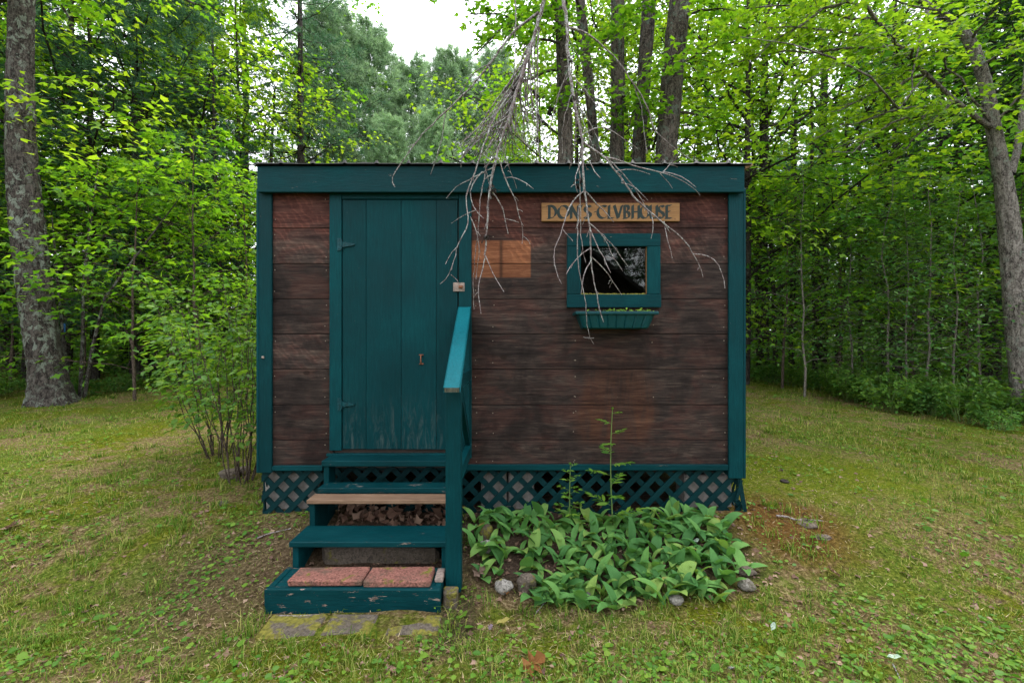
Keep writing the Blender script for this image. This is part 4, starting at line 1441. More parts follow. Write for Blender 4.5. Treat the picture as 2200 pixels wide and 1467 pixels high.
DB = 3.36
A = [(1169, 0), (1144, 93), (1118, 171), (1099, 238), (1071, 321), (1061, 363), (1050, 409), (1048, 466), (1044, 518), (1042, 549)]
strand(A, 0.0165, 0.006, 3.22, DB)
strand([(1042, 549), (1032, 596), (1025, 637), (1034, 674)], 0.005, 0.0028, DB, DB - 0.03)
strand([(1043, 549), (1058, 585), (1068, 610), (1084, 627)], 0.0045, 0.0025, DB, DB - 0.06)
for pts, r0, d0, d1 in [
    ([(1158, 27), (1105, 65), (1052, 139), (1008, 192), (958, 239), (899, 298), (869, 340), (845, 375), (834, 390), (848, 402)], 0.011, 3.25, 3.4),
    ([(958, 239), (952, 290), (938, 340), (925, 375)], 0.005, 3.35, 3.5),
    ([(1111, 157), (1067, 213), (1023, 281), (987, 310), (969, 346)], 0.008, 3.28, 3.55),
    ([(1091, 204), (1058, 260), (1034, 325), (1017, 384), (1004, 403), (999, 431), (1009, 481), (981, 532), (969, 582), (968, 592), (946, 610)], 0.008, 3.3, 3.2),
    ([(968, 590), (976, 594), (984, 605)], 0.0035, 3.2, 3.2),
    ([(983, 530), (965, 545), (956, 560), (957, 568)], 0.0035, 3.2, 3.17),
    ([(1056, 410), (1079, 440), (1085, 471), (1092, 502)], 0.0055, DB, DB + 0.08),
    ([(1085, 470), (1100, 472), (1113, 478)], 0.0035, DB, DB + 0.06),
    ([(1068, 338), (1085, 381), (1093, 406), (1107, 420), (1109, 448), (1121, 482), (1127, 505), (1121, 524)], 0.0065, 3.3, 3.45),
    ([(1126, 508), (1134, 512), (1139, 525)], 0.003, 3.44, 3.42),
    ([(1082, 383), (1101, 374), (1121, 386), (1145, 406)], 0.004, 3.34, 3.22),
    ([(1062, 360), (1037, 369), (1014, 386), (981, 396), (966, 413), (960, 426)], 0.0055, 3.34, 3.5),
    ([(1037, 369), (1014, 390), (1006, 425), (1020, 452), (1040, 470)], 0.005, 3.33, 3.25),
    ([(1020, 452), (1014, 454), (989, 464), (970, 480)], 0.0045, 3.3, 3.4),
    ([(1009, 466), (1024, 494), (1031, 522), (1028, 562), (1022, 600)], 0.0045, 3.3, 3.4),
    ([(1064, 335), (1045, 350), (1030, 440), (1026, 500), (1019, 560), (1016, 620), (1019, 664)], 0.0055, 3.36, 3.48),
    ([(1160, 60), (1154, 93), (1156, 181), (1154, 259), (1159, 342)], 0.009, 3.3, 3.5),
    ([(1107, 0), (1107, 104), (1104, 181), (1098, 250)], 0.006, 3.4, 3.5),
    ([(1099, 238), (1120, 290), (1140, 330), (1150, 345)], 0.007, 3.32, 3.5),
    ([(1118, 171), (1085, 240), (1055, 300), (1040, 350), (1050, 395)], 0.008, 3.28, 3.42),
    ([(1075, 300), (1085, 340), (1100, 378), (1112, 405)], 0.004, 3.36, 3.45),
    ([(1052, 139), (1030, 142), (1010, 165), (985, 205)], 0.005, 3.3, 3.45),
    ([(1048, 260), (1020, 300), (1000, 320), (985, 350), (990, 360)], 0.005, 3.4, 3.5),
]:
    strand(pts, r0, max(0.0024, r0 * 0.32), d0, d1)
B_ = [(1211, 0), (1219, 52), (1220, 130), (1229, 197), (1239, 249), (1250, 290), (1252, 352), (1255, 409), (1263, 466), (1269, 518), (1269, 554), (1273, 596), (1283, 642), (1296, 692)]
strand(B_, 0.015, 0.0032, 3.12, 3.30)
for pts, r0, d0, d1 in [
    ([(1255, 410), (1231, 429), (1217, 462), (1209, 493), (1193, 527), (1189, 558), (1194, 586), (1206, 610)], 0.006, 3.24, 3.1),
    ([(1209, 493), (1218, 505), (1230, 517)], 0.0038, 3.18, 3.12),
    ([(1248, 320), (1244, 347), (1245, 400), (1248, 471), (1248, 527), (1259, 564)], 0.006, 3.22, 3.38),
    ([(1244, 440), (1240, 499), (1241, 570), (1249, 612), (1256, 634), (1262, 665), (1259, 696), (1265, 725), (1275, 739)], 0.0055, 3.28, 3.34),
    ([(1265, 725), (1258, 727), (1253, 724)], 0.003, 3.34, 3.33),
    ([(1265, 727), (1276, 726)], 0.003, 3.34, 3.36),
    ([(1259, 412), (1279, 434), (1299, 454), (1320, 478)], 0.0055, 3.25, 3.4),
    ([(1264, 478), (1273, 482), (1287, 496), (1299, 513), (1313, 541), (1324, 564), (1338, 582)], 0.005, 3.26, 3.38),
    ([(1299, 510), (1318, 524), (1333, 550), (1348, 572)], 0.0042, 3.3, 3.42),
    ([(1268, 533), (1242, 550), (1225, 570), (1216, 589)], 0.0052, 3.27, 3.15),
    ([(1271, 553), (1296, 572), (1313, 601), (1335, 634)], 0.0052, 3.27, 3.42),
    ([(1313, 601), (1306, 610)], 0.003, 3.35, 3.35),
    ([(1270, 560), (1255, 578), (1249, 606), (1248, 632)], 0.005, 3.28, 3.2),
    ([(1266, 490), (1282, 527), (1299, 555), (1311, 586)], 0.0052, 3.27, 3.18),
    ([(1300, 553), (1312, 552), (1320, 556)], 0.003, 3.22, 3.22),
    ([(1276, 622), (1284, 626), (1287, 632)], 0.003, 3.28, 3.28),
    ([(1254, 320), (1265, 336), (1268, 361), (1279, 372), (1290, 383)], 0.005, 3.22, 3.12),
    ([(1252, 345), (1245, 361), (1231, 375), (1230, 395), (1240, 414)], 0.0045, 3.23, 3.15),
    ([(1252, 305), (1275, 322), (1299, 337), (1335, 383), (1366, 430), (1397, 456), (1428, 482), (1470, 513), (1491, 549), (1506, 575), (1510, 596)], 0.009, 3.2, 3.42),
    ([(1505, 572), (1500, 574), (1498, 580)], 0.003, 3.41, 3.40),
    ([(1299, 338), (1324, 341), (1361, 358), (1409, 367), (1451, 381), (1485, 398), (1504, 420)], 0.006, 3.25, 3.42),
    ([(1423, 369), (1451, 372), (1479, 386), (1496, 403)], 0.0042, 3.36, 3.3),
    ([(1425, 369), (1436, 358), (1445, 347)], 0.004, 3.36, 3.45),
    ([(1417, 372), (1434, 386), (1444, 405)], 0.004, 3.36, 3.42),
    ([(1325, 368), (1334, 362), (1355, 360), (1375, 367), (1397, 375)], 0.004, 3.28, 3.38),
    ([(1302, 340), (1310, 344), (1338, 372), (1363, 406), (1380, 426), (1394, 460)], 0.0048, 3.25, 3.35),
    ([(1335, 393), (1355, 392), (1375, 409), (1392, 431)], 0.0042, 3.3, 3.22),
    ([(1428, 479), (1435, 522), (1445, 555)], 0.0042, 3.36, 3.28),
    ([(1430, 484), (1436, 492), (1440, 500)], 0.003, 3.36, 3.36),
    ([(1488, 546), (1521, 546), (1541, 558), (1552, 584), (1558, 619)], 0.0048, 3.4, 3.32),
    ([(1400, 458), (1406, 468), (1404, 488), (1399, 513)], 0.0042, 3.34, 3.28),
    ([(1220, 60), (1257, 67), (1314, 114), (1356, 171), (1387, 218), (1403, 280), (1450, 320), (1490, 347)], 0.008, 3.2, 3.5),
    ([(1356, 171), (1380, 230), (1385, 300), (1392, 330)], 0.004, 3.35, 3.5),
    ([(1250, 290), (1290, 268), (1330, 290), (1370, 320)], 0.005, 3.22, 3.45),
    ([(1229, 200), (1215, 240), (1205, 290), (1208, 330)], 0.005, 3.18, 3.3),
    ([(1222, 150), (1200, 200), (1185, 260), (1180, 330)], 0.006, 3.16, 3.4),
    ([(1239, 250), (1262, 290), (1270, 330)], 0.004, 3.2, 3.4),
]:
    strand(pts, r0, max(0.0024, r0 * 0.35), d0, d1)
for k_ in range(52):
    t_ = r.uniform(0.15, 0.8)
    a0 = np.array([1165, 20]) * (1 - t_) + np.array([1065, 340]) * t_
    e0 = np.array([r.uniform(975, 1185), r.uniform(300, 350)])
    m0 = (a0 + e0) / 2 + r.normal(0, 8, 2) + np.array([0, 12])
    if e0[1] > a0[1] + 40:
        strand([tuple(a0), tuple(m0), tuple(e0)], 0.0055, 0.0024, 3.28, r.uniform(3.3, 3.55), 0.9)
for k_ in range(14):
    t_ = r.uniform(0.1, 0.9)
    a0 = np.array([1219, 60]) * (1 - t_) + np.array([1250, 300]) * t_
    e0 = a0 + np.array([r.uniform(-60, 110), r.uniform(50, 130)])
    strand([tuple(a0), tuple((a0 + e0) / 2 + r.normal(0, 8, 2)), tuple(e0)], 0.005, 0.0022, 3.2, r.uniform(3.25, 3.5), 0.9)
# the limb goes on above the frame and back to the clump behind the shed
top = W(1205, -260, D3)
for s_, rr_ in ((W(1169, 0, 3.22), 0.018), (W(1211, 0, 3.12), 0.015)):
    m1 = s_ + np.array([0.08, 0.05, 1.1])
    m2 = (s_ + top) / 2 + np.array([0, 0, 1.7])
    mb.tube([s_, s_ + np.array([0.02, 0.01, 0.4]), m1, m2, top * 0.75 + m2 * 0.25, top], [rr_, rr_ * 1.15, rr_ * 1.5, rr_ * 2.2, rr_ * 2.6, rr_ * 3], 8)
mb.build('twigs', M['dead_twig'], dead, True)
# mossy lumps on the stems
mb = MB()
for (a, c_, d_) in ((1154, 250, 3.4), (1156, 300, 3.45), (1221, 130, 3.16), (1233, 215, 3.18), (1250, 300, 3.22), (1052, 403, 3.34), (1058, 410, 3.35), (1245, 395, 3.28), (1108, 200, 3.28), (1150, 200, 3.4), (1045, 512, 3.37), (1156, 210, 3.42), (1188, 240, 3.3)):
    c0 = W(a, c_, d_)
    for k_ in range(10):
        q_ = c0 + r.normal(0, 0.013, 3)
        th = r.normal(0, 1, (4, 3)) * 0.013
        mb.add(q_ + th, [(0, 1, 2), (0, 2, 3), (0, 1, 3), (1, 2, 3)])
o = mb.build('lichen', M['bark_dark'], dead)
o['kind'] = 'stuff'

# ------------------------------------------------------------------ forest
proto = {}


def make_proto(key, name, cat, fn):
    o = thing(name, 'tree', cat, (0, 0, 0))
    fn(o)
    proto[key] = [o, 0]


def place(key, px, d, sc, rz, label, group=None, x=None):
    o, used = proto[key]
    loc = gl3(px, d) if x is None else (x, d, float(gz(x, d)) - 0.03)
    if not used:
        proto[key][1] = 1
        o.matrix_basis = Matrix.Translation(loc) @ Matrix.Rotation(rz, 4, 'Z') @ Matrix.Scale(sc, 4)
        o['label'] = label
        if group:
            o['group'] = group
        return o
    return copy_tree(o, loc, rz, sc, label, group)


make_proto('mA', 'maple_tree', 'tree', lambda o: deciduous(101, 15, 0.20, 1.6, 4.2, 34, 11, 21, 0.165).build(o, M['bark_dark'], M['maple_dark']))
make_proto('mB', 'maple_tree', 'tree', lambda o: deciduous(102, 14, 0.16, 1.2, 3.6, 32, 11, 21, 0.16).build(o, M['bark_dark'], M['maple']))
make_proto('mC', 'maple_tree', 'tree', lambda o: deciduous(103, 16, 0.22, 3.0, 4.6, 32, 12, 21, 0.17).build(o, M['bark_dark'], M['maple']))
make_proto('mD', 'maple_tree', 'tree', lambda o: deciduous(104, 13, 0.13, 0.8, 3.4, 34, 11, 21, 0.15).build(o, M['bark_dark'], M['maple_dark']))
make_proto('mE', 'maple_tree', 'tree', lambda o: deciduous(105, 13, 0.13, 1.0, 3.4, 34, 11, 24, 0.15).build(o, M['bark_dark'], M['maple_gold']))
make_proto('pA', 'pine_tree', 'tree', lambda o: pine(201, 15, 0.22, 1.6, 3.8, o, M['needle'], 0.55, 6, 10, 7, 9, 0, 0.2, 0.018))
make_proto('pB', 'pine_tree', 'tree', lambda o: pine(202, 14, 0.18, 1.2, 3.4, o, M['needle'], 0.55, 6, 10, 7, 9, 0, 0.2, 0.018))
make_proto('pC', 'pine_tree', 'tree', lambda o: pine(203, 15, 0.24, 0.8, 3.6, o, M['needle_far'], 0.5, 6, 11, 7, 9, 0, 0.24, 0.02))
make_proto('pD', 'pine_tree', 'tree', lambda o: pine(204, 17, 0.17, 3.6, 3.0, o, M['needle'], 0.7, 5, 8, 6, 8, 2.2))
make_proto('sA', 'sapling', 'sapling', lambda o: deciduous(301, 5.2, 0.035, 0.5, 1.6, 22, 9, 11, 0.125, 0.035, 0.03).build(o, M['twig'], M['maple']))
make_proto('sB', 'sapling', 'sapling', lambda o: deciduous(302, 4.4, 0.03, 0.3, 1.5, 20, 9, 11, 0.115, 0.035, 0.04).build(o, M['twig'], M['maple']))
make_proto('sC', 'sapling', 'sapling', lambda o: deciduous(303, 5.0, 0.026, 0.7, 0.75, 30, 6, 8, 0.075, 0.15, 0.075).build(o, M['bark_pale'], M['under_leaf'], T_OVAL))
make_proto('sD', 'sapling', 'sapling', lambda o: deciduous(304, 3.6, 0.02, 0.4, 0.75, 28, 6, 8, 0.072, 0.15, 0.09).build(o, M['bark_pale'], M['under_leaf'], T_OVAL))

G1 = 'pines in the woods to the left'
for (k_, px_, d_, s_, rz, lab) in [
    ('pA', 300, 11.8, 1.0, 0.3, 'dark pine with drooping boughs behind the left saplings'),
    ('pB', 400, 16.5, 1.05, 1.9, 'dark pine standing behind the bright leaves left of the shed'),
    ('pD', 640, 14.5, 1.0, 0.7, 'tall pine with bare limbs showing beside the open sky'),
    ('pA', 20, 16.0, 1.1, 2.2, 'dark pine partly hidden behind the big left trunk'),
    ('pB', -160, 13.0, 1.0, 4.1, 'pine reaching in at the far left edge'),
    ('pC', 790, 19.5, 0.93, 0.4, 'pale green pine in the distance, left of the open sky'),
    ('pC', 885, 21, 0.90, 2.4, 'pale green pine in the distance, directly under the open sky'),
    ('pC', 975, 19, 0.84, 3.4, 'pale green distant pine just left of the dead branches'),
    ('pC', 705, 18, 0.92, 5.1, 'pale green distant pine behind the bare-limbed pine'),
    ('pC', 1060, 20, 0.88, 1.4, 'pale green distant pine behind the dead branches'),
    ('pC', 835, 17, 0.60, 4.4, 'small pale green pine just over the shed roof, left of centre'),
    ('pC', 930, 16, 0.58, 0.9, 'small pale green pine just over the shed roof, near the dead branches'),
    ('pA', 2130, 13.0, 0.95, 1.1, 'dark pine behind the leaning right trunk'),
    ('pB', 2280, 15.0, 1.05, 0.2, 'dark pine at the far right edge'),
    ('pA', 1890, 20.0, 1.0, 2.9, 'dark pine deep in the woods on the right'),
]:
    place(k_, px_, d_, s_, rz, lab, 'pines in the woods')
for (k_, px_, d_, s_, rz, lab) in [
    ('mE', 140, 10.8, 0.95, 0.6, 'bright yellow-green maple just behind the big left trunk'),
    ('mB', 420, 14.0, 1.0, 2.9, 'bright green maple above the left saplings'),
    ('mE', 520, 14.0, 0.85, 4.4, 'yellow-green maple left of the bare-limbed pine'),
    ('mE', 1235, 13.0, 0.85, 1.1, 'yellow-green maple behind the two leftmost of the five trunks'),
    ('mE', 1400, 13.5, 0.9, 3.1, 'yellow-green maple behind the two rightmost of the five trunks'),
    ('mE', 1600, 11.5, 0.9, 5.3, 'yellow-green maple hanging over the right roof corner'),
    ('mB', 60, 12.0, 1.0, 0.1, 'leafy green maple behind the big left trunk'),
    ('mD', 330, 17.0, 1.05, 1.3, 'dark leafed maple deep behind the left pines'),
    ('mC', 520, 17.5, 1.0, 2.2, 'green maple behind the left corner of the shed'),
    ('mB', 150, 20.0, 1.1, 3.3, 'distant green maple far behind the left pines'),
    ('mA', -220, 11.0, 1.0, 0.9, 'maple reaching in above the left edge'),
    ('mA', 1640, 13.0, 0.95, 0.2, 'dark leafed maple right of the shed roof'),
    ('mC', 1760, 15.5, 1.0, 1.6, 'tall green maple behind the yellow-green boughs'),
    ('mB', 1930, 12.5, 0.95, 2.7, 'maple with a dark trunk at the middle of the right woods'),
    ('mD', 2060, 15.0, 1.1, 0.7, 'dark leafed maple between the right saplings and the pine'),
    ('mB', 2290, 11.5, 1.0, 4.0, 'maple reaching in from the right edge'),
    ('mB', 1500, 16.0, 1.0, 5.2, 'bright maple behind the thickest trunk'),
    ('mC', 1340, 15.0, 0.95, 0.5, 'bright maple filling the gaps between the five trunks'),
    ('mB', 1160, 17.0, 0.80, 1.8, 'yellow-lit maple behind the hanging dead branches'),
    ('mD', 1700, 19.0, 1.0, 3.8, 'dark leafed maple far back on the right'),
    ('mA', 2180, 18.0, 1.1, 2.5, 'dark maple far back behind the leaning trunk'),
    ('mD', 1560, 22.0, 1.0, 1.0, 'distant dark maple beyond the right roof corner'),
]:
    place(k_, px_, d_, s_, rz, lab, 'maples in the woods')
for (k_, px_, d_, s_, rz, lab) in [
    ('sA', 430, 9.2, 1.0, 0.0, 'bright layered maple sapling left of the shed'),
    ('sB', 290, 8.8, 1.05, 1.2, 'maple sapling with forked thin stems near the big left trunk'),
    ('sA', 180, 10.2, 1.0, 2.4, 'maple sapling close behind the big left trunk'),
    ('sB', 520, 10.5, 1.1, 3.0, 'low maple sapling behind the shed-side shrub'),
    ('sA', 20, 10.0, 0.9, 4.2, 'maple sapling left of the big trunk'),
    ('sB', 360, 11.5, 1.2, 5.0, 'taller maple sapling in front of the dark left pines'),
    ('sC', 1728, 9.8, 1.0, 0.2, 'pale thin sapling nearest the shed on the right'),
    ('sC', 1902, 9.3, 0.95, 1.4, 'pale thin sapling at the middle of the right thicket'),
    ('sD', 1945, 9.2, 1.1, 2.2, 'short pale sapling beside the middle one of the right thicket'),
    ('sC', 1992, 8.9, 0.95, 3.1, 'pale thin sapling with a slight kink in the right thicket'),
    ('sD', 2050, 8.8, 1.2, 4.4, 'pale sapling next to the leaning right trunk'),
    ('sC', 2110, 9.6, 1.0, 5.2, 'pale sapling just behind the leaning right trunk'),
    ('sD', 1830, 10.0, 1.2, 0.9, 'short pale sapling between the first two of the right thicket'),
    ('sA', 1680, 11.0, 1.0, 1.7, 'layered green sapling right of the shed wall'),
    ('sB', 1800, 11.2, 1.2, 2.8, 'layered green sapling behind the pale stems'),
    ('sA', 1960, 11.5, 1.1, 0.6, 'layered green sapling deep in the right thicket'),
    ('sB', 2080, 11.0, 1.2, 3.6, 'layered green sapling under the dark right pine'),
    ('sB', 2200, 9.5, 1.1, 4.7, 'layered green sapling behind the leaning right trunk'),
]:
    place(k_, px_, d_, s_, rz, lab, 'saplings at the lawn edge')

# deeper trees: nothing tells them apart, so they share a label
r = np.random.default_rng(5)
n_deep = 0
for i in range(64):
    d_ = r.uniform(21, 42)
    px_ = r.uniform(-250, 2450)
    if 640 < px_ < 1090:
        d_ = r.uniform(36, 46)
        s_ = r.uniform(0.75, 0.95)
    else:
        s_ = r.uniform(0.6, 0.85) * d_ / 27
    k_ = ['mA', 'mD', 'mB', 'mC', 'pA', 'pB'][int(r.integers(0, 6))]
    if k_[0] == 'p':
        place(k_, px_, d_, s_, r.uniform(0, 6), 'far pine deep in the woods, hardly told from its neighbours', 'far pines deep in the woods')
    else:
        place(k_, px_, d_, s_, r.uniform(0, 6), 'far leafy tree deep in the woods, hardly told from its neighbours', 'far leafy trees deep in the woods')

# the woods go on round the clearing on both sides
for sg in (-1, 1):
    for i in range(9):
        a_ = math.radians(50 + 5.5 * i + r.uniform(-2, 2))
        R_ = r.uniform(15, 19) if i % 2 else r.uniform(20, 28)
        place(['mA', 'mD', 'mB', 'pA'][i % 4], 0, R_ * math.cos(a_), r.uniform(0.8, 1.0), r.uniform(0, 6), 'leafy tree in the woods beside the clearing, off to the side', 'trees beside the clearing', x=sg * R_ * math.sin(a_))

# dark bare stems standing in the shade of the woods
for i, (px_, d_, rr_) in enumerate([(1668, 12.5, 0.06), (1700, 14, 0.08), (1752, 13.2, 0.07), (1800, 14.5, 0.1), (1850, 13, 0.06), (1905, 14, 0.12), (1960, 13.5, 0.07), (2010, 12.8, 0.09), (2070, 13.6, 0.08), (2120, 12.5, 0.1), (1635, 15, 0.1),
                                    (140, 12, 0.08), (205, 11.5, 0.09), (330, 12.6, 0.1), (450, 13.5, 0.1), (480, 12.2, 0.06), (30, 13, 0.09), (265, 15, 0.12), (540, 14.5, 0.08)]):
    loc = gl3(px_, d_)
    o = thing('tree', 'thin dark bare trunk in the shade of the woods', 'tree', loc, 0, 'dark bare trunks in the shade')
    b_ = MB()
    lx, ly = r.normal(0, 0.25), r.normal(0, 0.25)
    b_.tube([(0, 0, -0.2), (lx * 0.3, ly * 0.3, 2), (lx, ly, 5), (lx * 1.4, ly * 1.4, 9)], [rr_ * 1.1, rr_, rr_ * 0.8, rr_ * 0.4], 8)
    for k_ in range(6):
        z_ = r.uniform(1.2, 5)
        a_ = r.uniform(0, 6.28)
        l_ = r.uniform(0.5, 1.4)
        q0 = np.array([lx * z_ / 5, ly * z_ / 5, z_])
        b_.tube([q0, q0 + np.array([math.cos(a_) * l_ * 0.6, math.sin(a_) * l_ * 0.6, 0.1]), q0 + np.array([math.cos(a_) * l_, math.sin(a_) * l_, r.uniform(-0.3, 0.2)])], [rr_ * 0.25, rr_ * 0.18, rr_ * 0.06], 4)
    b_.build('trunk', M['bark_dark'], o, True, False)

# ------------------------------------------------------------------ shrubs and undergrowth
def shrub(seed, H, spread, nst, nleaf, ls, wood, leafm, o, tmpl=T_OVAL, ntw=9):
    p_ = Plant(seed)
    for k_ in range(nst):
        a_ = p_.r.uniform(0, 6.28)
        rr_ = spread * p_.r.uniform(0.25, 1.0)
        e = np.array([math.cos(a_) * rr_, math.sin(a_) * rr_, H * p_.r.uniform(0.55, 1.0)])
        b0 = np.array([math.cos(a_), math.sin(a_), 0]) * 0.08
        p_.limb(b0 + [0, 0, -0.05], e, 0.0075, ntw, 0.36 * spread, nleaf, ls, 0.12, 0.12, 4, 0.3, True, 0.06, 0.15)
    p_.build(o, wood, leafm, tmpl, 'crown', 'stems')


t = thing('shrub', 'leafy green shrub growing against the left corner of the shed', 'shrub', gl3(515, 4.45))
shrub(61, 2.05, 0.62, 17, 13, 0.066, M['twig'], M['shrub_leaf'], t)
t = thing('shrub', 'taller loose shrub behind the one at the left shed corner', 'shrub', gl3(470, 5.2))
shrub(62, 2.15, 0.8, 17, 13, 0.072, M['twig'], M['shrub_leaf'], t)


def weedbush(o, seed, H, s_, mat, ls):
    shrub(seed, H, s_, 16, 9, ls, M['stalk'], mat, o, T_OVAL, 6)


make_proto('wA', 'weed_clump', 'plant', lambda o: weedbush(o, 71, 0.7, 0.5, M['shrub_leaf'], 0.065))
make_proto('wB', 'weed_clump', 'plant', lambda o: weedbush(o, 72, 0.5, 0.45, M['under_leaf'], 0.06))
make_proto('wC', 'weed_clump', 'plant', lambda o: weedbush(o, 73, 0.8, 0.4, M['shrub_leaf'], 0.075))
edge = [(1625, 12.3), (1665, 11.9), (1700, 11.4), (1740, 10.9), (1775, 10.4), (1805, 9.9), (1840, 9.5), (1880, 9.2), (1925, 8.9), (1965, 8.7), (2010, 8.5), (2050, 8.3), (2095, 8.1), (2140, 7.9), (2180, 7.5), (2225, 7.3),
        (1990, 8.0), (2075, 7.6), (1900, 8.6), (2150, 7.2), (1825, 9.0)]
for i, (px_, d_) in enumerate(edge):
    place('w' + 'ABC'[i % 3], px_ + r.uniform(-8, 8), d_ + r.uniform(-.1, .3), r.uniform(0.75, 1.15), r.uniform(0, 6), 'low leafy weed clump along the right lawn edge', 'weed clumps along the right lawn edge')
for i, (px_, d_) in enumerate([(10, 9.4), (-40, 8.8), (190, 9.3), (240, 9.6), (290, 10), (340, 10.2), (390, 10.6), (440, 10.8), (490, 11), (530, 11), (150, 9.8), (60, 9.9)]):
    place('w' + 'BAB'[i % 3], px_ + r.uniform(-8, 8), d_ + r.uniform(-.1, .3), r.uniform(0.6, 1.0), r.uniform(0, 6), 'low leafy weed clump along the left lawn edge', 'weed clumps along the left lawn edge')

# shaded undergrowth filling the forest floor
b_ = MB()
for (n_, dlo, dhi, zt_m, ls) in ((62000, 11.5, 20, 1.7, 0.13), (62000, 16, 40, 5.0, 0.28), (46000, 44, 58, 11.0, 0.75)):
    d_ = r.uniform(dlo, dhi, n_)
    px_ = r.uniform(-1300, 3500, n_)
    x_ = (px_ - 1100) / F * d_
    cl_ = np.sin(x_ * 1.3) * np.sin(d_ * 1.1) + 0.6 * np.sin(x_ * 2.9 + d_ * 2.3)
    z_ = gz(x_, d_) + zt_m * r.uniform(0, 1, n_) ** 1.4 * np.clip(0.55 + 0.4 * cl_, 0.08, 1)
    keep = ~((px_ > 560) & (px_ < 1590) & (d_ < 14))
    pos = np.stack([x_, d_, z_], -1)[keep]
    leaves(b_, pos, r.normal(0, 1, (len(pos), 3)) * [1, 1, 0.4], np.array([0, 0, 1.0]) + r.normal(0, 0.5, (len(pos), 3)), ls * r.uniform(0.6, 1.3, len(pos)), T_OVAL)
o = b_.build('undergrowth', M['under_leaf'])
tag(o, 'shaded leafy undergrowth covering the forest floor', 'undergrowth', None, 'stuff')

# ------------------------------------------------------------------ behind the camera (seen mirrored in the window)
hs = thing('house', 'dark gabled house mirrored in the window glass', 'house', (2.4, -9.0, 0))
prism('wall', [(-1.6, 0.0), (5.0, 0.0), (5.0, 3.0), (2.75, 4.75), (-1.6, 4.75)], -9.5, -9.0, M['dark_wood'], hs)
beam('roof', (2.7, -9.3, 4.9), (5.9, -9.3, 2.42), 1.4, 0.12, M['roof'], hs, 0, (0, 0, 1))
beam('roof', (2.7, -9.3, 4.9), (-2.2, -9.3, 4.9), 1.4, 0.12, M['roof'], hs, 0, (0, 0, 1))
for (k_, x_, y_, s_) in (('pA', 4.8, -12.5, 0.9), ('pB', 7.6, -12.0, 0.8), ('pB', -8.5, -15, 1.0), ('mA', 14, -11, 0.9), ('mC', -15, -10, 0.9), ('pD', 3.5, -17, 1.0), ('mD', 20, -3, 1.0), ('mA', -19, -2, 1.0)):
    place(k_, 0, y_, s_, 1.0, 'tree standing across the clearing behind the viewer', 'trees behind the viewer', x=x_)

# ------------------------------------------------------------------ planting bed: lily of the valley, every plant and leaf
def lily_leaf(seed):
    r_ = np.random.default_rng(seed)
    nseg_ = 7
    bend = r_.uniform(0.35, 1.5)
    fold = r_.uniform(0.15, 0.35)
    V_, F_ = [], []
    ang0 = math.radians(r_.uniform(55, 78))
    a_, x_, z_ = ang0, 0.0, 0.0
    for i in range(nseg_ + 1):
        t_ = i / nseg_
        wd_ = 0.30 * math.sin(math.pi * min(1, t_ ** 0.85)) ** 0.8 * (1 if t_ > 0.06 else 0.3) + 0.006
        if i == nseg_:
            wd_ = 0.004
        nx_, nz_ = -math.sin(a_), math.cos(a_)
        for s__ in (-1, 0, 1):
            up = fold * wd_ * abs(s__)
            V_.append((x_ + nx_ * up * -0.0 + nx_ * up, s__ * wd_ * 0.5 * 1.35, z_ + nz_ * up))
        x_ += math.cos(a_) / nseg_
        z_ += math.sin(a_) / nseg_
        a_ -= bend * 1.25 / nseg_ * (0.5 + t_)
    for i in range(nseg_):
        for k_ in range(2):
            F_.append((i * 3 + k_, i * 3 + k_ + 1, i * 3 + k_ + 4, i * 3 + k_ + 3))
    me = bpy.data.meshes.new('leaf')
    me.from_pydata(V_, [], F_)
    for p_ in me.polygons:
        p_.use_smooth = True
    me.materials.append(M['lily_leaf'])
    return me


lm = [lily_leaf(s_) for s_ in range(16)]
r = np.random.default_rng(31)
cnt = 0
tries = 0
placed = []
while cnt < 250 and tries < 9000:
    tries += 1
    x_ = r.uniform(-0.30, 1.62)
    y_ = r.uniform(2.83, 3.70)
    # outline of the bed: ragged front, thin near the post, bulging to the right
    front = 2.94 - 0.10 * math.sin((x_ + 0.2) * 2.1) + 0.05 * math.sin(x_ * 9.0) + 0.04 * math.sin(x_ * 17.0 + 1) + (0.22 if x_ < 0.12 else 0) + 0.10 * max(0, x_ - 1.3) / 0.4
    if y_ < front or (x_ > 1.55 and y_ > 3.55):
        continue
    if x_ < 0.15 and r.uniform() < 0.62:
        continue
    if any((x_ - a) ** 2 + (y_ - c_) ** 2 < 0.055 ** 2 for a, c_ in placed):
        continue
    placed.append((x_, y_))
    o = thing('lily_plant', 'broad-leaved lily of the valley plant in the bed below the window', 'plant', (x_, y_, float(gz(x_, y_)) - 0.01), r.uniform(0, 6.28), 'lily of the valley plants in the bed')
    nl = int(r.integers(2, 4))
    a0 = r.uniform(0, 6.28)
    for k_ in range(nl):
        c_ = bpy.data.objects.new('leaf', lm[int(r.integers(0, 16))])
        COL.objects.link(c_)
        c_.parent = o
        c_.rotation_euler = (r.uniform(-0.15, 0.15), r.uniform(-0.3, 0.75), a0 + k_ * 6.28 / nl + r.uniform(-0.5, 0.5))
        s_ = float(np.clip(r.normal(0.158, 0.042), 0.07, 0.25))
        c_.scale = (s_, s_ * r.uniform(0.72, 1.15), s_ * r.uniform(0.8, 1.05))
    cnt += 1

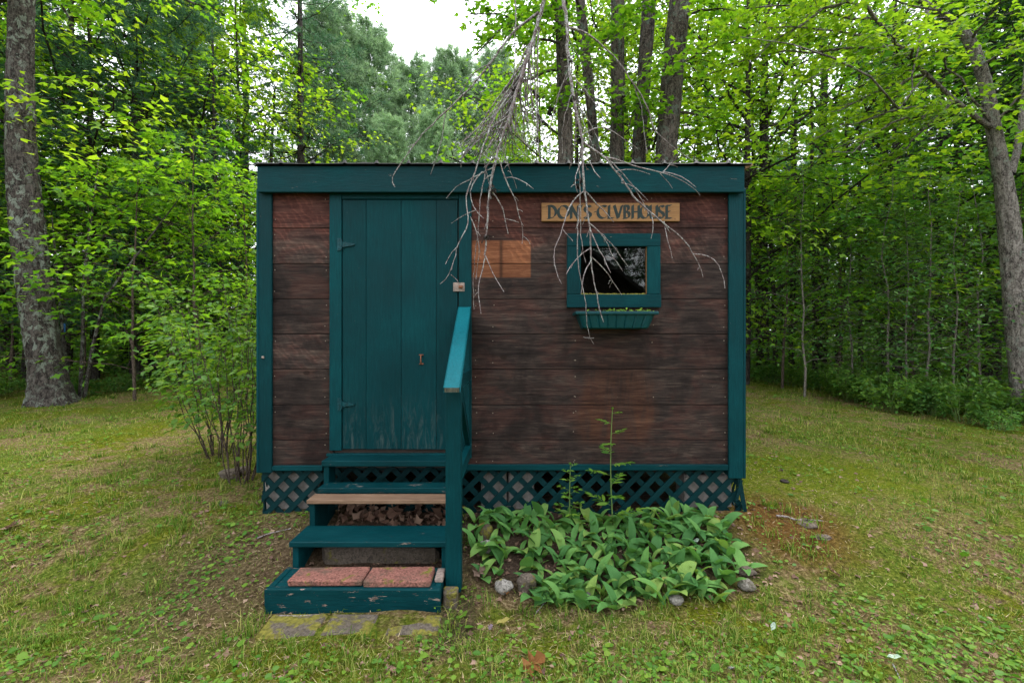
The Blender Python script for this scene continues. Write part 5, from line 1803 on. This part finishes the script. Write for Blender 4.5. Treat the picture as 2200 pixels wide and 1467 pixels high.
# two tall weeds
def tall_weed(base, H, seed, name, label, lobed):
    p_ = Plant(seed)
    o = thing(name, label, 'weed', tuple(base))
    zz = np.linspace(0, H, 8)
    pth = np.stack([0.02 * np.sin(zz * 3 + seed), 0.02 * np.cos(zz * 2), zz], -1)
    p_.wood.tube(pth, np.linspace(0.006, 0.003, 8), 5)
    nodes = np.linspace(0.12, 0.97, 11 if lobed else 17)
    for i, f_ in enumerate(nodes):
        a_ = i * 2.4
        ln = (0.20 * (1 - 0.62 * f_) if lobed else 0.085 * (1.3 - 0.7 * f_))
        q0 = np.array([np.interp(f_ * H, zz, pth[:, 0]), np.interp(f_ * H, zz, pth[:, 1]), f_ * H])
        hv = np.array([math.cos(a_), math.sin(a_), 0.25])
        q1 = q0 + hv * ln
        p_.wood.tube([q0, q1], [0.0018, 0.001], 3)
        m_ = 5 if lobed else 2
        for k_ in range(m_):
            u = (k_ + 1) / m_
            for sg in (-1, 1):
                sd_ = np.cross(hv, [0, 0, 1]) * sg
                p_.foliage((q0 + hv * ln * u)[None], (hv * 0.6 + sd_ * 0.8)[None] + p_.r.normal(0, 0.12, (1, 3)), np.array([[0, 0, 1.0]]) + p_.r.normal(0, 0.3, (1, 3)), np.array([ln * (0.55 if lobed else 0.75) * (1.1 - 0.4 * u)]))
        p_.foliage(q1[None], hv[None], np.array([[0, 0, 1.0]]), np.array([ln * 0.5]))
    for k_ in range(6):
        p_.foliage(pth[-1][None], p_.r.normal(0, 0.5, (1, 3)) + [0, 0, 1], p_.r.normal(0, 1, (1, 3)), np.array([0.025]))
    p_.build(o, M['stalk'], M['clover'], (T_OVAL[0] * [1, 0.62, 1], T_OVAL[1]), 'foliage', 'stem')


b3 = np.array([X(1318, 3.55), 3.55, float(gz(0.8, 3.55))])
tall_weed(b3, Z(880, 3.55) - b3[2], 3, 'tall_weed', 'tall lobed weed rising from the bed against the brown wall', True)
b3 = np.array([X(1230, 3.58), 3.58, float(gz(0.5, 3.58))])
tall_weed(b3, Z(1000, 3.58) - b3[2], 4, 'small_weed', 'shorter feathery weed in front of the lattice left of the tall one', False)

# seedlings in the window box
b_ = MB()
r = np.random.default_rng(9)
for i in range(70):
    x_ = r.choice([1275, 1300, 1310, 1325, 1340, 1350, 1372, 1385]) + r.normal(0, 7)
    z_ = r.uniform(0.0, 0.022)
    y_ = r.uniform(PD + 0.04, PD + 0.12)
    pos = np.array([[X(x_, y_), y_, zr1 - 0.003 + z_]])
    leaves(b_, pos, r.normal(0, 1, (1, 3)) * [1, 1, 0.3], np.array([[0, -0.4, 1.0]]), np.array([r.uniform(0.02, 0.036)]), T_OVAL)
    b_.tube([pos[0], pos[0] * [1, 1, 0] + [0, 0, zr1 - 0.01]], [0.001, 0.001], 3)
o = b_.build('seedlings', M['clover'])
tag(o, 'tiny green seedlings sprouting in the window box', 'seedlings', None, 'stuff')

# ------------------------------------------------------------------ stones
def stone(px_, py_, wpx, hpx, d, mat, label, seed, name='stone'):
    c0 = W(px_, py_, d)
    c0[2] = float(gz(c0[0], d)) + hpx / F * d * (0.28 if hpx > 18 else -0.12)
    wpx, hpx = wpx * 0.85, hpx * 0.85
    bm = bmesh.new()
    bmesh.ops.create_icosphere(bm, subdivisions=3, radius=1.0)
    r_ = np.random.default_rng(seed)
    ph_ = r_.uniform(0, 6.28, 9)
    for v in bm.verts:
        c = v.co
        k_ = 1 + 0.13 * math.sin(2.3 * c.x + ph_[0]) + 0.12 * math.sin(2.9 * c.y + ph_[1]) + 0.1 * math.sin(3.7 * c.z + ph_[2]) + 0.05 * math.sin(8 * c.x + 5 * c.z + ph_[3]) + 0.04 * math.sin(9 * c.y - 7 * c.x + ph_[4]) + r_.normal(0, 0.012)
        v.co = Vector((c0[0] + c.x * k_ * wpx / 2 / F * d, d + c.y * k_ * wpx / 2.4 / F * d, c0[2] + c.z * k_ * hpx / 2 / F * d))
    tag(bm_obj(name, bm, mat, None, True), label, 'stone', 'stones round the planting bed')


stone(1084, 1217, 44, 40, 2.98, M['rock'], 'white stone at the front of the bed near the handrail post', 1)
stone(1132, 1216, 50, 42, 3.02, M['rock_brown'], 'brownish stone right beside the white one', 2)
stone(1038, 1125, 44, 38, 3.45, M['rock_brown'], 'brown stone at the back of the bed by the lattice', 3)
stone(1041, 1152, 38, 34, 3.32, M['rock'], 'pale stone in front of the brown one by the lattice', 4)
stone(1604, 1230, 42, 32, 3.0, M['rock'], 'pale stone at the right front corner of the bed', 5)
stone(1606, 1197, 40, 24, 3.12, M['rock_brown'], 'flat grey stone half hidden behind the right corner stone', 6)
stone(1455, 1252, 40, 22, 2.88, M['rock'], 'small speckled stone under the front leaves of the bed', 7)
stone(1730, 1070, 62, 16, 3.62, M['rock_brown'], 'flat half buried stone in the brown needles right of the shed', 8)
stone(1765, 1103, 40, 12, 3.45, M['rock_brown'], 'smaller flat buried stone in front of the right one', 9)
stone(490, 985, 48, 24, 4.6, M['rock_brown'], 'round stone under the shrub at the left shed corner', 10)
stone(525, 968, 34, 22, 4.7, M['rock_brown'], 'small stone next to the shed corner behind the round one', 11)
stone(478, 1072, 26, 16, 3.95, M['rock_brown'], 'small lone stone on the lawn left of the steps', 12)
# stone slab under the steps
o = box('stone_slab', -1.34, -0.52, 3.2, 3.52, 0.02, 0.20, M['rock_brown'], None, 0.03, 0.025)
tag(o, 'dark earthy stone slab in the shade under the steps', 'stone')

# ------------------------------------------------------------------ lawn: grass, clover, straw, litter
def pnoise(x, y, s, seed):
    r_ = np.random.default_rng(seed)
    v = 0
    for k_ in range(5):
        a_ = r_.uniform(0, 6.28)
        f_ = s * r_.uniform(0.6, 1.7)
        v = v + np.sin((x * math.cos(a_) + y * math.sin(a_)) * f_ + r_.uniform(0, 6.28))
    return v / 5


def scatter(n_, dmin, dmax, r_, power=1.0, half=1.25):
    u = r_.uniform(0, 1, n_)
    if power == 1.0:
        d = dmin * (dmax / dmin) ** u
    else:
        d = dmin + (dmax - dmin) * u ** power
    x = r_.uniform(-half, half, n_) * d
    return x, d


def free(x, y):
    m = ~((x > XL - 0.02) & (x < XR + 0.02) & (y > 3.73) & (y < YB + 0.1))
    m &= ~((x > -1.5) & (x < -0.42) & (y > 2.78) & (y < 3.75))
    m &= ~((x > -1.44) & (x < -0.40) & (y > 2.54) & (y < 2.77))
    m &= ~((x > -0.44) & (x < -0.33) & (y > 2.8) & (y < 3.05))
    m &= ~((x > -0.3) & (x < 1.75) & (y > 3.0) & (y < 3.75))
    return m


r = np.random.default_rng(55)
# blades
x_, y_ = scatter(330000, 1.55, 13.5, r)
den = 0.48 + 0.55 * pnoise(x_, y_, 2.2, 1) + 0.4 * pnoise(x_, y_, 6.5, 2)
bare = (np.hypot((x_ + 1.75) / 0.5, (y_ - 3.15) / 0.6) < 1) | (np.hypot((x_ - 2.15) / 0.5, (y_ - 3.62) / 0.5) < 1) | ((x_ > -0.4) & (x_ < 1.7) & (y_ > 2.62))
den = np.where(bare, den * 0.25, den)
k_ = (r.uniform(0, 1, len(x_)) < np.clip(den, 0.10, 1)) & free(x_, y_)
x_, y_ = x_[k_], y_[k_]
n_ = len(x_)
base = np.stack([x_, y_, gz(x_, y_) - 0.003], -1)
hgt = np.clip(r.lognormal(-3.75, 0.5, n_), 0.008, 0.095) * (0.85 + 0.5 * np.clip(pnoise(x_, y_, 1.5, 3), -0.5, 1)) * (1 + 0.05 * np.clip(y_ - 3, 0, 8))
az = r.uniform(0, 6.28, n_)
leanv = r.uniform(0.2, 1.5, n_)
tipv = np.stack([np.cos(az) * leanv, np.sin(az) * leanv, np.ones(n_)], -1)
tipv = unit(tipv) * hgt[:, None] * 1.15
sd_ = np.stack([-np.sin(az), np.cos(az), np.zeros(n_)], -1) * (0.0011 + 0.00055 * y_)[:, None]
V = np.stack([base - sd_, base + sd_, base + tipv], 1).reshape(-1, 3)
b_ = MB()
b_.add(V, np.arange(n_ * 3).reshape(-1, 3))
tag(b_.build('grass', M['grass']), 'thin patchy lawn grass round the shed', 'grass', None, 'stuff')

# taller tufts
xt, yt = scatter(1500, 1.6, 12, r)
kt = free(xt, yt) & (pnoise(xt, yt, 1.6, 8) > -0.15)
xt, yt = xt[kt], yt[kt]
nb_ = 26
x_ = np.repeat(xt, nb_) + r.normal(0, 0.022, len(xt) * nb_) * (1 + 0.08 * np.repeat(yt, nb_))
y_ = np.repeat(yt, nb_) + r.normal(0, 0.022, len(xt) * nb_) * (1 + 0.08 * np.repeat(yt, nb_))
k_ = free(x_, y_)
x_, y_ = x_[k_], y_[k_]
n_ = len(x_)
hgt = np.clip(r.lognormal(-2.95, 0.4, n_), 0.02, 0.13)
az = r.uniform(0, 6.28, n_)
ln = r.uniform(0.25, 1.3, n_)
hv = np.stack([np.cos(az), np.sin(az), np.zeros(n_)], -1)
p0 = np.stack([x_, y_, gz(x_, y_) - 0.004], -1)
sd_ = np.stack([-np.sin(az), np.cos(az), np.zeros(n_)], -1) * (0.0010 + 0.0005 * y_)[:, None]
p1 = p0 + hv * (0.25 * ln * hgt)[:, None] + np.array([0, 0, 1.0]) * (0.62 * hgt)[:, None]
p2 = p0 + hv * (0.95 * ln * hgt)[:, None] + np.array([0, 0, 1.0]) * (0.82 * hgt)[:, None]
b_ = MB()
V = np.stack([p0 - sd_, p0 + sd_, p1 + sd_ * 0.8, p1 - sd_ * 0.8, p2], 1).reshape(-1, 3)
o5 = (np.arange(n_) * 5)[:, None]
b_.add(V, np.concatenate([o5 + [0, 1, 2], o5 + [0, 2, 3], o5 + [3, 2, 4]]))
tag(b_.build('grass_tufts', M['grass']), 'longer grass tufts standing out of the lawn', 'grass', None, 'stuff')

# clover and small round-leaved weeds in patches
x_, y_ = scatter(70000, 1.55, 10.5, r)
den = 0.12 + 0.8 * pnoise(x_, y_, 3.0, 4) + 0.6 * pnoise(x_, y_, 9.0, 5) + 0.3 * sstep(2.8, 2.2, y_)
k_ = (r.uniform(0, 1, len(x_)) < np.clip(den, 0.02, 0.95)) & free(x_, y_)
x_, y_ = x_[k_], y_[k_]
n_ = len(x_)
pos = np.stack([x_, y_, gz(x_, y_) + r.uniform(0.006, 0.035, n_)], -1)
b_ = MB()
leaves(b_, pos, r.normal(0, 1, (n_, 3)) * [1, 1, 0.15], np.array([0, -0.1, 1.0]) + r.normal(0, 0.38, (n_, 3)), np.clip(r.lognormal(-4.05, 0.45, n_), 0.007, 0.055) * (1 + 0.05 * y_), (T_OVAL[0] * [1, 1.35, 1], T_OVAL[1]))
tag(b_.build('clover', M['clover']), 'small round-leaved weeds and clover patches in the lawn', 'weeds', None, 'stuff')

# dry straw and pine needles
x_, y_ = scatter(42000, 1.55, 10, r)
den = 0.35 + 0.6 * pnoise(x_, y_, 1.8, 6) + 0.3 * (np.hypot((x_ + 1.75) / 0.6, (y_ - 3.1) / 0.7) < 1) + 0.3 * (np.hypot((x_ - 2.0) / 0.6, (y_ - 3.3) / 0.6) < 1)
k_ = (r.uniform(0, 1, len(x_)) < np.clip(den, 0.05, 0.95)) & free(x_, y_)
x_, y_ = x_[k_], y_[k_]
n_ = len(x_)
az = r.uniform(0, 6.28, n_)
ln = r.uniform(0.02, 0.07, n_)
base = np.stack([x_, y_, gz(x_, y_) + 0.006], -1)
dv = np.stack([np.cos(az), np.sin(az), r.normal(0.12, 0.15, n_)], -1) * ln[:, None]
sd_ = np.stack([-np.sin(az), np.cos(az), np.zeros(n_)], -1) * (0.0008 + 0.0003 * y_)[:, None]
b_ = MB()
b_.add(np.stack([base - sd_, base + sd_, base + dv], 1).reshape(-1, 3), np.arange(n_ * 3).reshape(-1, 3))
tag(b_.build('straw', M['straw']), 'dry straw and pine needles strewn through the lawn', 'straw', None, 'stuff')

# scraps of dead leaves, thicker by the steps and in the bed
x_, y_ = scatter(4200, 1.6, 11, r)
x2 = r.uniform(-1.48, 1.75, 1500)
y2 = r.uniform(2.95, 3.95, 1500)
x_, y_ = np.concatenate([x_[free(x_, y_)], x2]), np.concatenate([y_[free(x_, y_)], y2])
n_ = len(x_)
pos = np.stack([x_, y_, gz(x_, y_) + 0.006], -1)
b_ = MB()
leaves(b_, pos, r.normal(0, 1, (n_, 3)) * [1, 1, 0.2], np.array([0, 0, 1.0]) + r.normal(0, 0.35, (n_, 3)), r.uniform(0.012, 0.05, n_), T_TRI)
tag(b_.build('leaf_litter', M['litter']), 'scraps of dead brown leaves on the ground', 'leaf litter', None, 'stuff')

n_ = 150
x_ = r.uniform(-1.42, -0.47, n_)
y_ = r.uniform(3.56, 3.755, n_)
pos = np.stack([x_, y_, gz(x_, y_) + r.uniform(0.005, 0.10, n_) * sstep(3.6, 3.75, y_)], -1)
b_ = MB()
leaves(b_, pos, r.normal(0, 1, (n_, 3)), np.array([0, -0.8, 0.6]) + r.normal(0, 0.5, (n_, 3)), r.uniform(0.05, 0.10, n_), T_TRI)
tag(b_.build('dead_leaves', M['litter']), 'pile of dead brown leaves against the lattice under the steps', 'dead leaves', None, 'stuff')

# leaves and twigs that stand out singly
def lobed_leaf(px_, py_, size, mat, label, rz, tilt=0.25, oval=False, name='fallen_leaf'):
    d = F * CZ / (py_ - 733.5)
    for _ in range(6):
        d = F * (CZ - float(gz(X(px_, d), d))) / (py_ - 733.5)
    x = X(px_, d)
    if oval:
        out_ = [(0, 0), (0.2, 0.16), (0.5, 0.22), (0.8, 0.14), (1, 0), (0.8, -0.14), (0.5, -0.22), (0.2, -0.16)]
    else:
        out_ = [(0, 0), (0.12, 0.14), (0.22, 0.42), (0.36, 0.18), (0.52, 0.46), (0.62, 0.16), (0.82, 0.26), (1.0, 0.0), (0.84, -0.22), (0.64, -0.15), (0.55, -0.48), (0.38, -0.17), (0.2, -0.38), (0.12, -0.13)]
    bm = bmesh.new()
    c_ = bm.verts.new((0.45, 0, 0.0))
    vs = [bm.verts.new((a - 0.0, e, 0.35 * abs(e) + 0.10 * math.sin(9 * a + 4 * e))) for a, e in out_]
    for i in range(len(vs)):
        bm.faces.new((c_, vs[i], vs[(i + 1) % len(vs)]))
    bmesh.ops.solidify(bm, geom=list(bm.faces), thickness=0.01)
    Mx = Matrix.Translation((x, d, float(gz(x, d)) + 0.035)) @ Matrix.Rotation(rz, 4, 'Z') @ Matrix.Rotation(tilt, 4, 'X') @ Matrix.Rotation(-tilt, 4, 'Y') @ Matrix.Scale(size, 4) @ Matrix.Translation((-0.5, 0, 0))
    bmesh.ops.transform(bm, matrix=Mx, verts=bm.verts)
    tag(bm_obj(name, bm, mat), label, 'leaf')


lobed_leaf(1148, 1440, 0.135, M['oak_brown'], 'bright rust-brown dead oak leaf at the bottom of the lawn', 0.6, 0.45)
lobed_leaf(24, 1158, 0.15, M['leaf_tan'], 'tan dead oak leaf at the left edge of the lawn', -0.6, 0.4)
lobed_leaf(1081, 1347, 0.085, M['leaf_yellow'], 'pale yellow oval leaf lying near the grey pavers', 0.35, 0.15, True)
lobed_leaf(1661, 1358, 0.062, M['leaf_pale'], 'pale mint-green upturned leaf in the right foreground lawn', 0.9, 0.35, True)
lobed_leaf(1921, 1425, 0.06, M['leaf_pale'], 'pale upturned leaf with stalk at the bottom right', -0.4, 0.3, True)
lobed_leaf(1054, 1360, 0.042, M['leaf_mauve'], 'small mauve dead leaf between the pavers and the yellow leaf', 1.2, 0.2)
lobed_leaf(1085, 1280, 0.065, M['oak_brown'], 'rust-brown dead leaf just in front of the white stone', 2.0, 0.3)
lobed_leaf(1258, 1292, 0.07, M['leaf_mauve'], 'greyish dead leaf under the front edge of the lily bed', 0.2, 0.35)
lobed_leaf(1030, 1240, 0.10, M['leaf_tan'], 'tan dead leaf beside the foot of the handrail post', 0.9, 0.4)
lobed_leaf(1790, 1240, 0.09, M['litter'], 'dark brown curled leaf on the lawn right of the bed', 2.4, 0.5)
lobed_leaf(1495, 1185, 0.07, M['leaf_pale'], 'pale bluish leaf lying on the lilies at the right of the bed', 0.5, 0.2, True)
lobed_leaf(1480, 1165, 0.05, M['leaf_pale'], 'smaller pale leaf just above the pale bluish leaf on the lilies', 1.6, 0.2)


def stick(pts, rad, label, d0=None):
    P_ = []
    for (px_, py_) in pts:
        d = F * CZ / (py_ - 733.5)
        for _ in range(6):
            d = F * (CZ - float(gz(X(px_, d), d))) / (py_ - 733.5)
        P_.append((X(px_, d), d, float(gz(X(px_, d), d)) + rad * 1.2 + 0.006))
    b_ = MB()
    b_.tube(P_, np.linspace(rad, rad * 0.5, len(P_)), 6)
    tag(b_.build('stick', M['dead_twig'], None, True), label, 'stick')


stick([(1668, 1112), (1690, 1114), (1712, 1122), (1740, 1121), (1768, 1124)], 0.008, 'pale crooked stick on the brown needles right of the shed')
stick([(1150, 1322), (1168, 1300), (1192, 1272), (1200, 1258)], 0.005, 'thin dry stalk leaning out of the front of the bed')
stick([(552, 1162), (575, 1152), (600, 1146), (625, 1140)], 0.006, 'thin dark twig on the lawn left of the steps')
stick([(1565, 1440), (1590, 1438), (1612, 1434)], 0.006, 'short pale stick at the bottom right of the lawn')
stick([(1918, 1430), (1928, 1450), (1934, 1462)], 0.004, 'pale leaf stalk at the bottom right corner of the lawn')
stick([(600, 1327), (640, 1328), (690, 1324)], 0.006, 'dark flaked paint splinter lying on the left grey paver')
d_ = 4.45
x_ = X(1686, d_)
bm = bmesh.new()
b_ = MB()
th = np.linspace(0, 2 * np.pi, 17)
b_.tube(np.stack([x_ + 0.032 * np.cos(th), d_ + 0.032 * np.sin(th), np.full(17, float(gz(x_, d_)) + 0.015)], -1), np.full(17, 0.011), 6)
tag(b_.build('rubber_ring', M['dark_wood'], None, True), 'small black ring lying on the moss right of the shed', 'ring')
# thin metal stake by the right woods and blue blaze on a stem by the left trunk
d_ = 11.6
o = box('metal_stake', X(1609, d_) - 0.02, X(1609, d_) + 0.02, d_, d_ + 0.012, float(gz(X(1609, d_), d_)) - 0.1, Z(690, d_), M['steel'], None, 0.003)
tag(o, 'thin grey metal stake at the lawn edge just right of the shed', 'stake')
o = box('blue_marker', X(131, 8.9), X(139, 8.9), 8.9, 8.92, Z(714, 8.9), Z(695, 8.9), M['blue'], None, 0.004)
tag(o, 'small blue marker hanging on a thin stem by the big left trunk', 'marker')
# thin stems rising beside the big left trunk
for i, (pts, lab) in enumerate((([(150, 840), (140, 760), (128, 650), (120, 560)], 'thin grey stem rising close against the big left trunk'),
                                ([(172, 835), (178, 720), (180, 600), (195, 480)], 'thin straight stem right of the big left trunk'),
                                ([(180, 838), (200, 740), (225, 640), (300, 540)], 'thin stem bending right beside the big left trunk'))):
    P_ = [W(a, c_, 8.9) for a, c_ in pts]
    o = thing('sapling', lab, 'sapling', tuple(P_[0]), 0, 'thin stems beside the left trunk')
    b_ = MB()
    P_[0][2] -= 0.2
    b_.tube(P_ + [P_[-1] + (P_[-1] - P_[-2]) * 1.2], [0.035, 0.03, 0.025, 0.02, 0.008], 6)
    b_.build('trunk', M['bark'], o, True)
